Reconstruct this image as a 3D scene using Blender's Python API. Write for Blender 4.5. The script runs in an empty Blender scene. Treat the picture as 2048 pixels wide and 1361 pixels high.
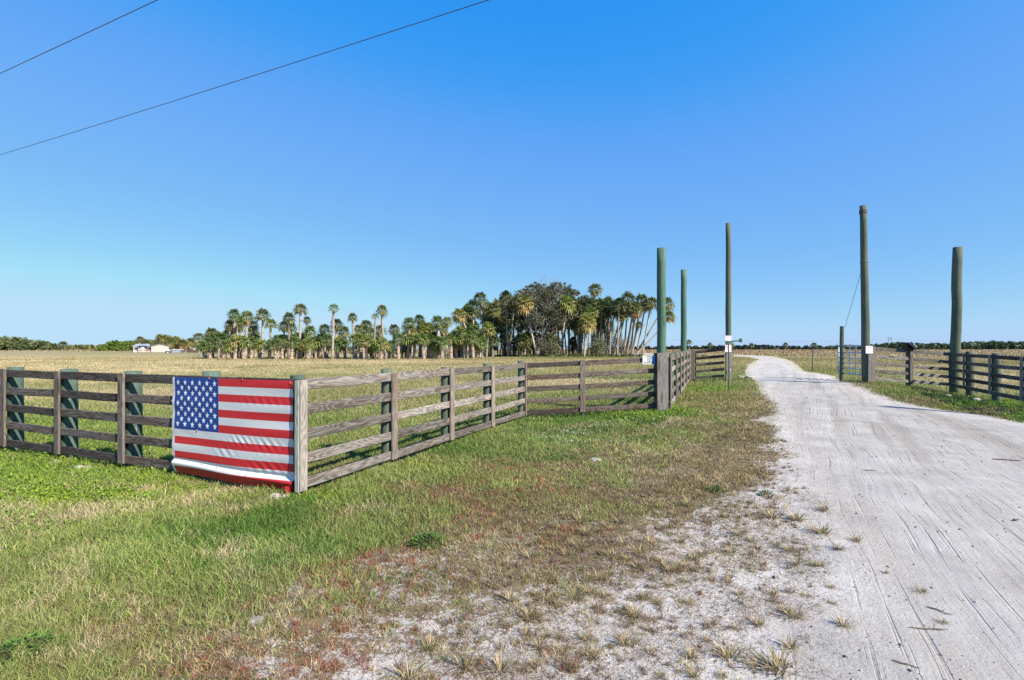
import bpy, math, random
import numpy as np
from mathutils import Vector, Matrix
random.seed(7); rng = np.random.default_rng(7)
R = math.radians
SC = bpy.context.scene
COL = SC.collection

# ------------------------------------------------------------------ camera model / terrain
F, CX, HY, EYE = 983.0, 1024.0, 698.0, 1.7
TC = np.array([(0,0,0),(-2.4,5.7,0),(.3,11.9,0),(-8,8,0),(5,3,0),(8,8,0),(3.7,12.2,.15),(5.8,17,.16),(8,22,.2),
    (9.4,21.4,.33),(11.5,20.5,.36),(13.6,18.8,.42),(15.2,18.7,.25),(16.6,18.4,-.06),(15.9,17,-.02),(15,15,0),(12,13,0),
    (10,15,.06),(25,30,.3),(12,30,.33),(20,60,.3),(5,40,.12),(-5,25,0),(-30,30,0),(-30,80,0),(0,80,0),(10,90,.1),
    (2,9,.0),(-30,-10,0),(30,-10,0),(60,20,.2),(15,26,.36)], float)
def terrain(x, y):
    x = np.asarray(x, float); y = np.asarray(y, float)
    num = np.zeros_like(x); den = np.zeros_like(x)
    for cx, cy, cz in TC:
        w = 1.0/((x-cx)**2+(y-cy)**2+.8)**1.6
        num += w*cz; den += w
    z = num/den
    d = np.hypot(x, y)
    t = np.clip((d-140)/260, 0, 1); z = z + .75*t*t*(3-2*t)
    z = z + .012*np.sin(x*1.9+1)*np.sin(y*1.7)+.01*np.sin(x*4.1+y*2.3)
    return z
def tz(x, y): return float(terrain(np.array([x]), np.array([y]))[0])
def at(px, py):
    k = (px-CX)/F; s = (py-HY)/F
    Y = EYE/max(s, 1e-4)
    for _ in range(12):
        Y = .5*Y+.5*(EYE-tz(k*Y, Y))/max(s, 1e-4)
    return k*Y, Y
def ray(px, py, D): return Vector(((px-CX)/F*D, D, EYE-(py-HY)/F*D))

# ------------------------------------------------------------------ helpers
def put(o, parent=None):
    COL.objects.link(o)
    if parent is not None: o.parent = parent
    return o
def tag(o, label=None, cat=None, group=None, kind=None):
    if label: o['label'] = label
    if cat: o['category'] = cat
    if group: o['group'] = group
    if kind: o['kind'] = kind
    return o
def thing(name, label, cat, loc=(0,0,0), group=None):
    o = bpy.data.objects.new(name, None); o.location = loc; o.empty_display_size = .2
    put(o); return tag(o, label, cat, group)
class MB:
    def __init__(s): s.v=[]; s.f=[]; s.uv=[]; s.mi=[]; s.c=[]
    def quad(s, pts, uv=None, mi=0):
        n=len(s.v); s.v += [tuple(p) for p in pts]; s.f.append(tuple(range(n, n+len(pts))))
        s.uv.append(uv or [(0,0)]*len(pts)); s.mi.append(mi)
    def beam(s, p0, p1, w, t, up=(0,0,1), off=None, mi=0, warp=0, n=1, bev=.006):
        """box along p0->p1; w is measured along up, t across; u runs along the length"""
        p0=Vector(p0); p1=Vector(p1); d=(p1-p0); L=d.length; d.normalize()
        upv=Vector(up); upv=(upv-d*upv.dot(d)).normalized(); sd=d.cross(upv).normalized()
        ou,ov=(random.random()*40, random.random()*40) if off is None else off
        b=min(bev, t*.3, w*.3)
        prof=[(-w/2,-t/2+b),(-w/2+b,-t/2),(w/2-b,-t/2),(w/2,-t/2+b),(w/2,t/2-b),(w/2-b,t/2),(-w/2+b,t/2),(-w/2,t/2-b)]
        per=[0]
        for i in range(8):
            a=prof[i]; c=prof[(i+1)%8]; per.append(per[-1]+math.hypot(a[0]-c[0],a[1]-c[1]))
        rings=[]
        for k in range(n+1):
            f=k/n; wob=Vector((0,0,0))
            if warp and 0<k<n: wob=upv*random.uniform(-warp,warp)+sd*random.uniform(-warp,warp)
            base=len(s.v); c=p0+d*(L*f)+wob
            for a,bb in prof: s.v.append(tuple(c+upv*a+sd*bb))
            rings.append(base)
        for k in range(n):
            u0,u1=ou+L*k/n, ou+L*(k+1)/n
            for i in range(8):
                j=(i+1)%8
                s.f.append((rings[k]+i,rings[k]+j,rings[k+1]+j,rings[k+1]+i))
                s.uv.append([(u0,ov+per[i]),(u0,ov+per[i+1]),(u1,ov+per[i+1]),(u1,ov+per[i])]); s.mi.append(mi)
        for r,rev in ((rings[0],True),(rings[-1],False)):
            idx=[r+i for i in range(8)]
            if rev: idx=idx[::-1]
            s.f.append(tuple(idx)); s.uv.append([(ou+prof[(i-r)%8][1]*.3, ov+prof[(i-r)%8][0]) for i in idx]); s.mi.append(mi)
        return s
    def tube(s, pts, radii, seg=12, cap=True, mi=0, wob=0):
        pts=[Vector(p) for p in pts]; n=len(pts)
        if not hasattr(radii,'__len__'): radii=[radii]*n
        rings=[]; L=0; ou=random.random()*30
        ref=None
        for k in range(n):
            d=(pts[min(k+1,n-1)]-pts[max(k-1,0)]).normalized()
            if ref is None:
                ref=Vector((1,0,0)) if abs(d.x)<.8 else Vector((0,1,0))
            a=(ref-d*ref.dot(d)).normalized(); b=d.cross(a); ref=a
            base=len(s.v)
            for i in range(seg):
                th=2*math.pi*i/seg; rr=radii[k]*(1+random.uniform(-wob,wob))
                s.v.append(tuple(pts[k]+a*(math.cos(th)*rr)+b*(math.sin(th)*rr)))
            if k: L+=(pts[k]-pts[k-1]).length
            rings.append((base,L))
        for k in range(n-1):
            (r0,l0),(r1,l1)=rings[k],rings[k+1]
            for i in range(seg):
                j=(i+1)%seg; c=2*math.pi*radii[k]
                s.f.append((r0+i,r0+j,r1+j,r1+i)); s.mi.append(mi)
                s.uv.append([(ou+l0,c*i/seg),(ou+l0,c*(i+1)/seg),(ou+l1,c*(i+1)/seg),(ou+l1,c*i/seg)])
        if cap:
            s.f.append(tuple(rings[0][0]+i for i in range(seg))[::-1]); s.uv.append([(0,0)]*seg); s.mi.append(mi)
            s.f.append(tuple(rings[-1][0]+i for i in range(seg))); s.uv.append([(0,0)]*seg); s.mi.append(mi)
        return s
    def box(s, c, size, rz=0, mi=0, bev=.01):
        c=Vector(c); d=Vector((math.cos(rz),math.sin(rz),0))*(size[0]/2)
        return s.beam(c-d, c+d, size[2], size[1], mi=mi, bev=bev)
    def build(s, name, mats, parent=None, smooth=False, mesh_only=False, origin=None):
        me=bpy.data.meshes.new(name)
        v=s.v if origin is None else [(p[0]-origin[0],p[1]-origin[1],p[2]-origin[2]) for p in s.v]
        me.from_pydata(v, [], s.f)
        uvl=me.uv_layers.new(name='UVMap')
        flat=np.array([c for f in s.uv for uv in f for c in uv], dtype=np.float32)
        uvl.data.foreach_set('uv', flat)
        if not isinstance(mats,(list,tuple)): mats=[mats]
        for m in mats: me.materials.append(m)
        me.polygons.foreach_set('material_index', np.array(s.mi, dtype=np.int32))
        if s.c:
            ca=me.color_attributes.new('col','FLOAT_COLOR','POINT')
            ca.data.foreach_set('color', np.array(s.c, dtype=np.float32).ravel())
        if smooth: me.polygons.foreach_set('use_smooth', np.ones(len(me.polygons),dtype=bool))
        me.update()
        if mesh_only: return me
        o=bpy.data.objects.new(name, me); put(o, parent)
        return o
def np_mesh(name, V, faces4=None, faces3=None, col=None, mat=None, smooth=False):
    me=bpy.data.meshes.new(name); nv=len(V)
    me.vertices.add(nv); me.vertices.foreach_set('co', V.astype(np.float32).ravel())
    n4=0 if faces4 is None else len(faces4); n3=0 if faces3 is None else len(faces3)
    loops=[]; tot=[]
    if n4: loops.append(faces4.ravel()); tot.append(np.full(n4,4))
    if n3: loops.append(faces3.ravel()); tot.append(np.full(n3,3))
    loops=np.concatenate(loops).astype(np.int32); tot=np.concatenate(tot).astype(np.int32)
    start=np.concatenate([[0],np.cumsum(tot)[:-1]]).astype(np.int32)
    me.loops.add(len(loops)); me.loops.foreach_set('vertex_index', loops)
    me.polygons.add(len(tot)); me.polygons.foreach_set('loop_start', start)
    if col is not None:
        ca=me.color_attributes.new('col','FLOAT_COLOR','POINT')
        c4=np.ones((nv,4),np.float32); c4[:,:3]=col; ca.data.foreach_set('color', c4.ravel())
    if smooth: me.polygons.foreach_set('use_smooth', np.ones(len(tot),dtype=bool))
    me.update(calc_edges=True)
    if mat: me.materials.append(mat)
    return me

# ------------------------------------------------------------------ materials
class NT:
    def __init__(s, name):
        s.m=bpy.data.materials.new(name); s.m.use_nodes=True; s.t=s.m.node_tree; s.t.nodes.clear()
        s.out=s.n('ShaderNodeOutputMaterial')
    def n(s, typ, **kw):
        nd=s.t.nodes.new(typ)
        for k,v in kw.items():
            if k.startswith('_'): setattr(nd,k[1:],v)
            else:
                key=k.replace('__',' ')
                if key.isdigit(): key=int(key)
                if isinstance(v, bpy.types.NodeSocket): s.t.links.new(v, nd.inputs[key])
                else: nd.inputs[key].default_value=v
        return nd
    def l(s,a,b): s.t.links.new(a,b)
    def math(s,op,a,b=None,c=None,clamp=False):
        nd=s.t.nodes.new('ShaderNodeMath'); nd.operation=op; nd.use_clamp=clamp
        for i,x in enumerate((a,b,c)):
            if x is None: continue
            if isinstance(x,bpy.types.NodeSocket): s.l(x,nd.inputs[i])
            else: nd.inputs[i].default_value=x
        return nd.outputs[0]
    def mix(s,f,a,b,blend='MIX'):
        nd=s.t.nodes.new('ShaderNodeMix'); nd.data_type='RGBA'; nd.blend_type=blend
        for i,x in ((0,f),(6,a),(7,b)):
            if isinstance(x,bpy.types.NodeSocket): s.l(x,nd.inputs[i])
            elif i==0: nd.inputs[0].default_value=x
            else: nd.inputs[i].default_value=(*x,1) if len(x)==3 else x
        return nd.outputs[2]
    def ramp(s,f,stops):
        nd=s.t.nodes.new('ShaderNodeValToRGB'); s.l(f,nd.inputs[0]); el=nd.color_ramp.elements
        while len(el)<len(stops): el.new(.5)
        for e,(p,c) in zip(el,stops): e.position=p; e.color=(*c,1) if hasattr(c,'__len__') else (c,c,c,1)
        return nd.outputs[0]
    def noise(s,vec,scale,detail=4,rough=.55,dist=0):
        nd=s.n('ShaderNodeTexNoise',Scale=scale,Detail=detail,Roughness=rough,Distortion=dist)
        if vec is not None: s.l(vec,nd.inputs['Vector'])
        return nd.outputs[0]
    def mapping(s,vec,scale=(1,1,1),rot=(0,0,0),loc=(0,0,0)):
        nd=s.t.nodes.new('ShaderNodeMapping'); s.l(vec,nd.inputs[0])
        nd.inputs['Scale'].default_value=scale; nd.inputs['Rotation'].default_value=rot; nd.inputs['Location'].default_value=loc
        return nd.outputs[0]
    def bsdf(s,color,rough=.8,bump=None,bstr=.3,bdist=.01,metal=0,spec=.3,trans=None):
        p=s.n('ShaderNodeBsdfPrincipled',Roughness=rough,Metallic=metal)
        p.inputs['Specular IOR Level'].default_value=spec
        if isinstance(color,bpy.types.NodeSocket): s.l(color,p.inputs['Base Color'])
        else: p.inputs['Base Color'].default_value=(*color,1)
        if bump is not None:
            b=s.n('ShaderNodeBump',Strength=bstr,Distance=bdist); s.l(bump,b.inputs['Height']); s.l(b.outputs[0],p.inputs['Normal'])
        sh=p.outputs[0]
        if trans:
            t=s.n('ShaderNodeBsdfTranslucent')
            if isinstance(color,bpy.types.NodeSocket): s.l(color,t.inputs[0])
            else: t.inputs[0].default_value=(*color,1)
            mx=s.n('ShaderNodeMixShader'); mx.inputs[0].default_value=trans; s.l(sh,mx.inputs[1]); s.l(t.outputs[0],mx.inputs[2]); sh=mx.outputs[0]
        s.l(sh,s.out.inputs[0]); return s.m

def wood_mat(name, dark, mid, light, warm=(.34,.22,.14), warmth=.5):
    k=NT(name); uv=k.n('ShaderNodeTexCoord').outputs['UV']
    rnd=k.n('ShaderNodeObjectInfo').outputs['Random']
    fine=k.noise(k.mapping(uv,(2.5,90,1)),1,5,.65)
    broad=k.noise(k.mapping(uv,(1.1,16,1)),1,4,.6,.6)
    kn=k.n('ShaderNodeTexVoronoi',Scale=1.0); k.l(k.mapping(uv,(1.3,7,1)),kn.inputs['Vector'])
    knot=k.ramp(kn.outputs[0],[(0.0,1),(.12,.9),(.24,0)])
    # cathedral grain: rings of a stretched distance field, bent round the knots
    dist=k.noise(k.mapping(uv,(.9,6,1)),1,2,.5)
    ring=k.math('SINE',k.math('MULTIPLY_ADD',dist,75,k.math('MULTIPLY',kn.outputs[0],26)))
    ring=k.math('MULTIPLY_ADD',ring,.5,.5)
    v=k.math('ADD',k.math('MULTIPLY',fine,.55),k.math('MULTIPLY',broad,.35))
    v=k.math('ADD',v,k.math('MULTIPLY',ring,.20))
    c=k.ramp(v,[(.30,dark),(.52,mid),(.78,light)])
    wm=k.math('MULTIPLY',k.ramp(k.noise(k.mapping(uv,(.7,3,1)),1.3,3),[(.45,0),(.7,1)]),warmth)
    c=k.mix(wm,c,k.mix(1.0,c,tuple(x*2.6 for x in warm),'MULTIPLY'))
    c=k.mix(k.math('MULTIPLY',knot,.75),c,(.055,.036,.026))
    br=k.math('MULTIPLY_ADD',rnd,.75,.50)
    cc=k.n('ShaderNodeCombineColor'); [k.l(br,cc.inputs[i]) for i in range(3)]
    c=k.mix(1.0,c,cc.outputs[0],'MULTIPLY')
    h=k.math('SUBTRACT',v,k.math('MULTIPLY',knot,.3))
    return k.bsdf(c,.85,h,.55,.008,spec=.2)
M={}
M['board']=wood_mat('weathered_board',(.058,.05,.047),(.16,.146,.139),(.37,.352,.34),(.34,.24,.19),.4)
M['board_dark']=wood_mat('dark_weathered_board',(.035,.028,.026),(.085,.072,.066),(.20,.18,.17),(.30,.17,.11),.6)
M['batten']=wood_mat('weathered_batten',(.085,.068,.06),(.185,.155,.14),(.33,.295,.275),warmth=.5)
M['plank']=wood_mat('grey_plank',(.10,.092,.086),(.22,.202,.188),(.36,.34,.325),warmth=.3)
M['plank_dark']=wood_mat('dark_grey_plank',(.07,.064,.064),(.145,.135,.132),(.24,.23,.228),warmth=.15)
M['trim']=wood_mat('pale_green_trim',(.20,.215,.19),(.33,.35,.315),(.44,.46,.42),warmth=.05)
def post_mat(name, a, b, fleck):
    k=NT(name); tc=k.n('ShaderNodeTexCoord'); ob=tc.outputs['Object']
    n1=k.noise(k.mapping(ob,(14,14,1.2)),1,5,.6); n2=k.noise(k.mapping(ob,(2,2,.5)),1,3)
    n3=k.noise(k.mapping(ob,(60,60,4)),1,4,.7)
    c=k.ramp(k.math('ADD',k.math('MULTIPLY',n1,.5),k.math('MULTIPLY',n2,.5)),[(.35,a),(.65,b)])
    c=k.mix(k.ramp(n3,[(.64,0),(.70,.75)]),c,fleck)
    c=k.mix(k.ramp(n3,[(.36,.85),(.43,0)]),c,tuple(x*.35 for x in a))
    return k.bsdf(c,.8,k.math('ADD',n1,k.math('MULTIPLY',n3,.5)),.5,.01,spec=.2)
M['post']=post_mat('green_treated_post',(.05,.086,.072),(.10,.15,.125),(.33,.38,.33))
M['post_grey']=post_mat('grey_green_pole',(.062,.085,.066),(.12,.142,.105),(.28,.28,.23))
M['post_green']=post_mat('bright_green_pole',(.055,.115,.085),(.10,.175,.13),(.32,.37,.31))
def flat_mat(name,c,rough=.7,metal=0,var=.25,scale=8,spec=.3):
    k=NT(name); ob=k.n('ShaderNodeTexCoord').outputs['Object']
    n=k.noise(ob,scale,5,.6)
    col=k.mix(k.ramp(n,[(.35,0),(.65,1)]),tuple(x*(1-var) for x in c),tuple(min(1,x*(1+var)) for x in c))
    return k.bsdf(col,rough,n,.15,.01,metal,spec)
M['metal']=flat_mat('galvanised_metal',(.36,.42,.50),.5,.35,.15)
M['greenmetal']=flat_mat('dark_green_metal',(.03,.10,.085),.5,0,.2)
M['steel']=flat_mat('dull_wire_steel',(.20,.20,.20),.5,.5)
M['cable']=flat_mat('grey_line_cable',(.07,.08,.10),.6)
M['white']=flat_mat('white_paint',(.55,.565,.59),.6,0,.06,2)
M['siding']=None
M['greyblue']=flat_mat('grey_blue_panel',(.17,.205,.26),.6,0,.12,3)
M['darkblue']=flat_mat('dark_blue_panel',(.06,.078,.11),.6,0,.15,3)
M['dark']=flat_mat('dark_plastic',(.015,.016,.02),.4)
M['panel_glass']=flat_mat('solar_glass',(.02,.025,.05),.15,0,.2,20,.6)
M['bluesign']=flat_mat('blue_sign_face',(.08,.25,.60),.5,0,.08,20)
M['ink']=flat_mat('black_lettering',(.012,.012,.014),.6)
M['pink']=flat_mat('faded_pink_print',(.62,.42,.50),.6,0,.15,30)
M['paper']=flat_mat('faded_sign_face',(.70,.66,.72),.6,0,.08,30)
M['orange']=flat_mat('weathered_orange_wood',(.36,.13,.09),.7)
M['redtie']=flat_mat('orange_tie',(.55,.20,.14),.6)
M['roof']=flat_mat('pale_metal_roof',(.36,.39,.42),.45,.2,.08,1)
M['window']=flat_mat('dark_window_glass',(.05,.065,.08),.15,0,.3,3,.6)
M['fencebrown']=flat_mat('brown_fence_panel',(.11,.075,.06),.8)
M['stick']=flat_mat('dead_stick_bark',(.10,.075,.055),.85,0,.35,30)
def rock_mat():
    k=NT('white_limestone'); ob=k.n('ShaderNodeTexCoord').outputs['Object']
    n=k.noise(ob,9,6,.65); n2=k.noise(ob,40,4,.6)
    c=k.ramp(n,[(.32,(.30,.26,.21)),(.48,(.42,.39,.345)),(.68,(.58,.555,.515))])
    c=k.mix(k.ramp(n2,[(.30,.6),(.42,0)]),c,(.16,.13,.10))
    return k.bsdf(c,.9,k.math('ADD',n,k.math('MULTIPLY',n2,.4)),.8,.02,spec=.1)
M['rock']=rock_mat()
def siding_mat():
    k=NT('pale_lap_siding'); ob=k.n('ShaderNodeTexCoord').outputs['Object']
    w=k.n('ShaderNodeTexWave',Scale=2.2); w.bands_direction='Z'; k.l(ob,w.inputs[0])
    n=k.noise(ob,1.5,4)
    c=k.mix(k.math('MULTIPLY',n,.35),(.40,.38,.365),(.33,.315,.305))
    return k.bsdf(c,.7,w.outputs[1],.4,.02)
M['siding']=siding_mat()
def attr_mat(name, trans=.25, rough=.6, spec=.2, var=0):
    k=NT(name); a=k.n('ShaderNodeAttribute',_attribute_name='col').outputs[0]
    if var:
        r=k.n('ShaderNodeObjectInfo').outputs['Random']
        cc=k.n('ShaderNodeHueSaturation'); k.l(a,cc.inputs['Color']); k.l(k.math('MULTIPLY_ADD',r,var,.86-var*.5),cc.inputs['Value'])
        k.l(k.math('MULTIPLY_ADD',r,-.06,.515),cc.inputs['Hue']); cc.inputs['Saturation'].default_value=1.0; a=cc.outputs[0]
    return k.bsdf(a,rough,spec=spec,trans=trans)
M['grass']=attr_mat('grass_blades',.28)
M['frond']=attr_mat('palm_fronds',.18,.45,.35,.5)
M['leaf']=attr_mat('tree_leaves',.15,.6,.2,.3)
def trunk_mat():
    k=NT('palm_trunk_bark'); tc=k.n('ShaderNodeTexCoord'); uv=tc.outputs['UV']
    r=k.n('ShaderNodeObjectInfo').outputs['Random']
    n=k.noise(k.mapping(uv,(7,1.5,1)),1,4,.6); n2=k.noise(k.mapping(uv,(1.2,2,1)),2,3)
    c=k.ramp(k.math('ADD',k.math('MULTIPLY',n,.6),k.math('MULTIPLY',n2,.4)),[(.33,(.13,.105,.09)),(.48,(.29,.25,.22)),(.66,(.48,.43,.39))])
    br=k.math('MULTIPLY_ADD',r,.6,.65); cc=k.n('ShaderNodeCombineColor'); [k.l(br,cc.inputs[i]) for i in range(3)]
    c=k.mix(1.0,c,cc.outputs[0],'MULTIPLY')
    return k.bsdf(c,.9,n,.8,.05,spec=.1)
M['trunk']=trunk_mat()
def boot_mat():
    k=NT('palm_boot_bark'); uv=k.n('ShaderNodeTexCoord').outputs['UV']
    ch=k.n('ShaderNodeTexVoronoi',Scale=1); k.l(k.mapping(uv,(5,5,1),(0,0,.785)),ch.inputs[0])
    n=k.noise(k.mapping(uv,(3,3,1)),1.5,3)
    c=k.ramp(k.math('MULTIPLY_ADD',n,.5,k.math('MULTIPLY',ch.outputs[0],.6)),[(.25,(.58,.48,.41)),(.5,(.40,.31,.26)),(.8,(.11,.08,.07))])
    return k.bsdf(c,.9,ch.outputs[0],1,.08,spec=.1)
M['boot']=boot_mat()
M['bark']=flat_mat('grey_oak_bark',(.27,.245,.23),.9,0,.35,2)

# ------------------------------------------------------------------ ground cover map (read off the photograph, stored in world space)
PAL={'l':(.10,.185,.035),'w':(.225,.31,.04),'p':(.24,.285,.088),'o':(.255,.228,.09),'s':(.50,.42,.26),'b':(.21,.145,.09),'r':(.32,.13,.075),'t':(.46,.375,.225)}
KEYS='lwposbrt'
CT="""
50 950 1 w6p2l1; 200 930 1 w6p2l1; 300 1000 1 w4p3s2; 60 1050 1 p4s2w3; 150 1150 1 p5l2s1; 300 1100 1 p5l3w1; 500 1060 1 p5l2w1
450 1150 1 p5l3s1; 700 1000 1 p5l1w1; 620 1080 1 p5l2; 350 1250 .9 s3p4o2; 100 1330 .95 s3p4o2; 500 1240 .75 s3o2b1p1; 450 1330 .75 s2r2b2
650 1180 .7 s3p2r2o1; 700 1290 .6 r5b2s2; 600 1310 .6 r4b2s1p1; 560 1350 .5 b1s1r1; 800 1130 .6 r3b2s2o1; 900 1000 .85 b3r2o3p1; 1000 950 .85 r2b2o3p1
850 950 1 p5w1o1; 750 1060 1 p5l1o1; 1000 900 1 p4l2; 1100 880 1 p3l3; 1200 860 1 l3p3o1; 1180 830 1 l4w2p2; 1100 840 1 l5p2; 950 890 1 l3p3; 1300 900 .95 t4o4p1; 1400 870 .9 t3o4p1; 1500 870 .95 o4b3t2
1480 800 .95 o4t2p2; 1440 780 1 w3l3o2; 1250 840 1 l4w2; 1350 825 1 w5l2; 1568 895 .22 b2o2s1; 1595 930 .12 b2s1; 1585 870 .05 b1; 1610 960 .12 b2s1; 1450 960 .92 o3b3t3; 1480 905 .95 o3b3t3; 1505 945 .85 o3b3t2; 1300 1000 .8 b3o3t1; 1530 860 .85 o3b3t2; 1480 830 1 o4b2t2; 1500 855 1 o3b3t2; 1440 845 1 o4p1t2; 1510 812 1 o3b2t2; 1525 825 .85 o3b3t1; 1500 785 1 o3t2p1; 1520 885 .85 o3b3t2; 1520 915 .7 o3b3t2; 1350 980 .75 b3o3s1
1200 1010 .88 o4b2p1s1; 1100 1080 .75 b3o2s2r1; 1000 1150 .68 b3s2o2; 1250 1100 .66 b3s2o2; 1400 1080 .45 b3s1o1; 1500 1020 .6 b4o2; 1560 1000 .4 b3o1s1
1610 1000 .06 b1s1; 1400 1250 .24 b2s1; 1200 1250 .5 b3s2o1; 1100 1330 .5 b3s2o1r1; 900 1300 .55 b2s2p2; 800 1340 .5 b2s2p1r1; 1000 1300 .45 b2s2; 1550 1300 .03 b1s1; 1300 1330 .36 b2s1
1700 1000 0 b1; 1650 900 0 b1; 1580 850 0 b1; 1850 1000 0 b1; 1750 1250 0 b1; 1700 800 0 b1; 1900 900 0 b1; 1600 790 0 b1; 1555 840 .3 o2b2; 1530 800 .6 o3b2
1800 785 1 l2p2o2; 1950 810 1 w3l3; 1760 768 1 p2l2o2; 1850 805 .8 o3b2; 1970 825 .8 o3b2p1; 2040 815 1 l3w2; 2100 830 1 l3w2; 1900 800 1 l3p2
100 850 1 p5w3l1; 100 800 1 s1t3p4o1; 200 740 1 t4s3o1; 300 870 1 p5w2l1; 300 790 1 t4s2o1; 700 780 1 t3o3s1p1; 700 850 1 p4l1o2; 900 810 1 t2o3p2; 800 840 1 p4o2s1; 1100 770 1 t4s2o1; 1000 790 1 t2p3o2; 1110 810 1 p4o2; 1100 800 1 p3l1o2; 1240 780 1 t3p2o1; 1240 800 1 l3p2
-300 850 1 p3t2; -300 760 1 t4s2; 2300 780 1 t4s3; 2300 830 1 l2w2; 50 720 1 t4s3o2; 400 725 1 t4s3o1; 700 725 1 t4s3o1; 1000 722 1 t4o2; 1250 725 1 t4o2; 1420 735 1 o4t3p1; 1400 755 1 l3p3; 1480 740 1 o4t2
1450 716 1 o3t3; 1450 704 1 b3s3r1; 1650 725 1 o3t2; 1650 706 1 b3s3r1; 1600 702 1 b3r2s2; 1780 740 1 t4s2; 1850 740 1 t5s2; 1800 715 1 s4b2; 1980 760 1 t5s2; 1980 715 1 s4b3; 1980 703 1 b3s4; 2200 706 1 b3s4
1690 745 1 p3o2; 100 704 1 b3s2o2; 300 705 1 b3o3s1; 600 718 1 o4t2; 1200 716 1 l2o3; 1620 745 1 o4p1; 0 703 1 b3s2; -300 704 1 b3s2
-200 1100 1 p4l2; -200 1361 1 s2p3; -400 1000 1 w3p3; 300 1500 .8 s3p2; 800 1700 .4 b2s2; 1400 1700 .05 b1; 2500 1200 0 b1; 2400 900 0 b1; 2400 1500 0 b1
"""
ctl=[]
for ent in CT.replace('\n',';').split(';'):
    p=ent.split()
    if len(p)!=4: continue
    x,y=at(float(p[0]),float(p[1])); w=np.zeros(8)
    s=p[3]
    for i in range(0,len(s),2): w[KEYS.index(s[i])]=float(s[i+1])
    ctl.append((x,y,float(p[2]),w/w.sum()))
def warpc(x,y):
    yy=np.maximum(y,.8); return np.stack([x/yy*2.2, np.log(yy)*2.4],-1)
CP=warpc(np.array([c[0] for c in ctl]),np.array([c[1] for c in ctl]))
CD=np.array([c[2] for c in ctl]); CW=np.array([c[3] for c in ctl])
def cover(x,y):
    dens=np.empty(len(x)); wts=np.empty((len(x),8))
    for i in range(0,len(x),20000):
        p=warpc(x[i:i+20000],y[i:i+20000])
        d2=((p[:,None,:]-CP[None])**2).sum(-1)+.004
        w=d2**-1.5; w/=w.sum(1,keepdims=True)
        dens[i:i+20000]=w@CD; wts[i:i+20000]=w@CW
    return dens,wts
# value noise for patchiness
NG=rng.random((256,256))
def vnoise(x,y,s):
    x=x*s; y=y*s; xi=np.floor(x).astype(int); yi=np.floor(y).astype(int); fx=x-xi; fy=y-yi
    fx=fx*fx*(3-2*fx); fy=fy*fy*(3-2*fy); g=lambda a,b: NG[a%256,b%256]
    return (g(xi,yi)*(1-fx)+g(xi+1,yi)*fx)*(1-fy)+(g(xi,yi+1)*(1-fx)+g(xi+1,yi+1)*fx)*fy
def fnoise(x,y,s): return (vnoise(x,y,s)+.5*vnoise(x+17,y+5,s*2.1)+.25*vnoise(x+3,y+31,s*4.3))/1.75

ROADPX=[(1300,1900),(1480,1361),(1590,1150),(1605,1000),(1556,900),(1541,850),(1532,800),(1522,776),(1512,762),(1494,751),(1493,744),(1498,731),(1519,720),(1498,715.6),(1462,712.8),(1384,710.2),(1200,708.5),
        (1200,706.8),(1384,708),(1466,710.2),(1541,713.2),(1568,718),(1583,724.5),(1594,732),(1604,743),(1640,748),(1667,753),(1703,771.5),(1762,790.6),(1846,812),(1941,826),(2048,843),(2300,880),(3000,980),(5000,1300),(5000,1900)]
ROAD=np.array([at(*p) for p in ROADPX])
def road_sd(x,y):
    inside=np.zeros(len(x),bool); dmin=np.full(len(x),1e9); n=len(ROAD)
    for i in range(n):
        (x0,y0),(x1,y1)=ROAD[i],ROAD[(i+1)%n]
        c=((y0>y)!=(y1>y)); xi=(x1-x0)*(y-y0)/((y1-y0) if abs(y1-y0)>1e-9 else 1e-9)+x0
        inside^=(c&(x<xi))
        dx,dy=x1-x0,y1-y0; t=np.clip(((x-x0)*dx+(y-y0)*dy)/(dx*dx+dy*dy),0,1)
        dmin=np.minimum(dmin,np.hypot(x-x0-t*dx,y-y0-t*dy))
    return np.where(inside,dmin,-dmin)

# ------------------------------------------------------------------ ground sheet
def axis(segs):
    out=[]
    for a,b,st in segs: out.append(np.arange(a,b,st))
    return np.concatenate(out+[[segs[-1][1]]])
def geo(a,b,n): return list(np.geomspace(a,b,n))
xs=np.concatenate([-np.array(geo(9,2500,46))[::-1],np.arange(-8.9,18,.11),np.array(geo(18,2500,46))])
ys=np.concatenate([-np.array(geo(2,400,12))[::-1],np.arange(-1.5,1.5,.3),np.arange(1.5,14,.09),np.arange(14,32,.2),np.array(geo(32,3000,90))])
XX,YY=np.meshgrid(xs,ys); gx=XX.ravel(); gy=YY.ravel()
gd,gw=cover(gx,gy)
gz=terrain(gx,gy)
sd=road_sd(gx,gy)
near=np.exp(-(gx**2+gy**2)/900)
gz=gz+near*(.05*(fnoise(gx,gy,.9)-.5)+.018*(fnoise(gx+9,gy,4)-.5))*(1-.5*np.clip(sd,0,1))
V=np.stack([gx,gy,gz],-1)
nx,ny=len(xs),len(ys)
I=np.arange(nx*ny).reshape(ny,nx)
quads=np.stack([I[:-1,:-1].ravel(),I[:-1,1:].ravel(),I[1:,1:].ravel(),I[1:,:-1].ravel()],-1)
pal=np.array([PAL[k] for k in KEYS])
gcol=(gw@pal)
farw=np.clip((np.hypot(gx,gy)-12)/25,0,1)[:,None]
gcol=gcol*(.50+.34*farw)+np.array((.20,.16,.11))*(.20+.08*farw)
mw=(np.clip((1-gd)*1.8,0,1)*(gy<40))[:,None]
gcol=gcol*(1-.75*mw)+np.array((.165,.12,.085))*.75*mw
gme=np_mesh('ground',V,quads,None,gcol,None,True)
a=gme.attributes.new('sand','FLOAT','POINT')
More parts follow.
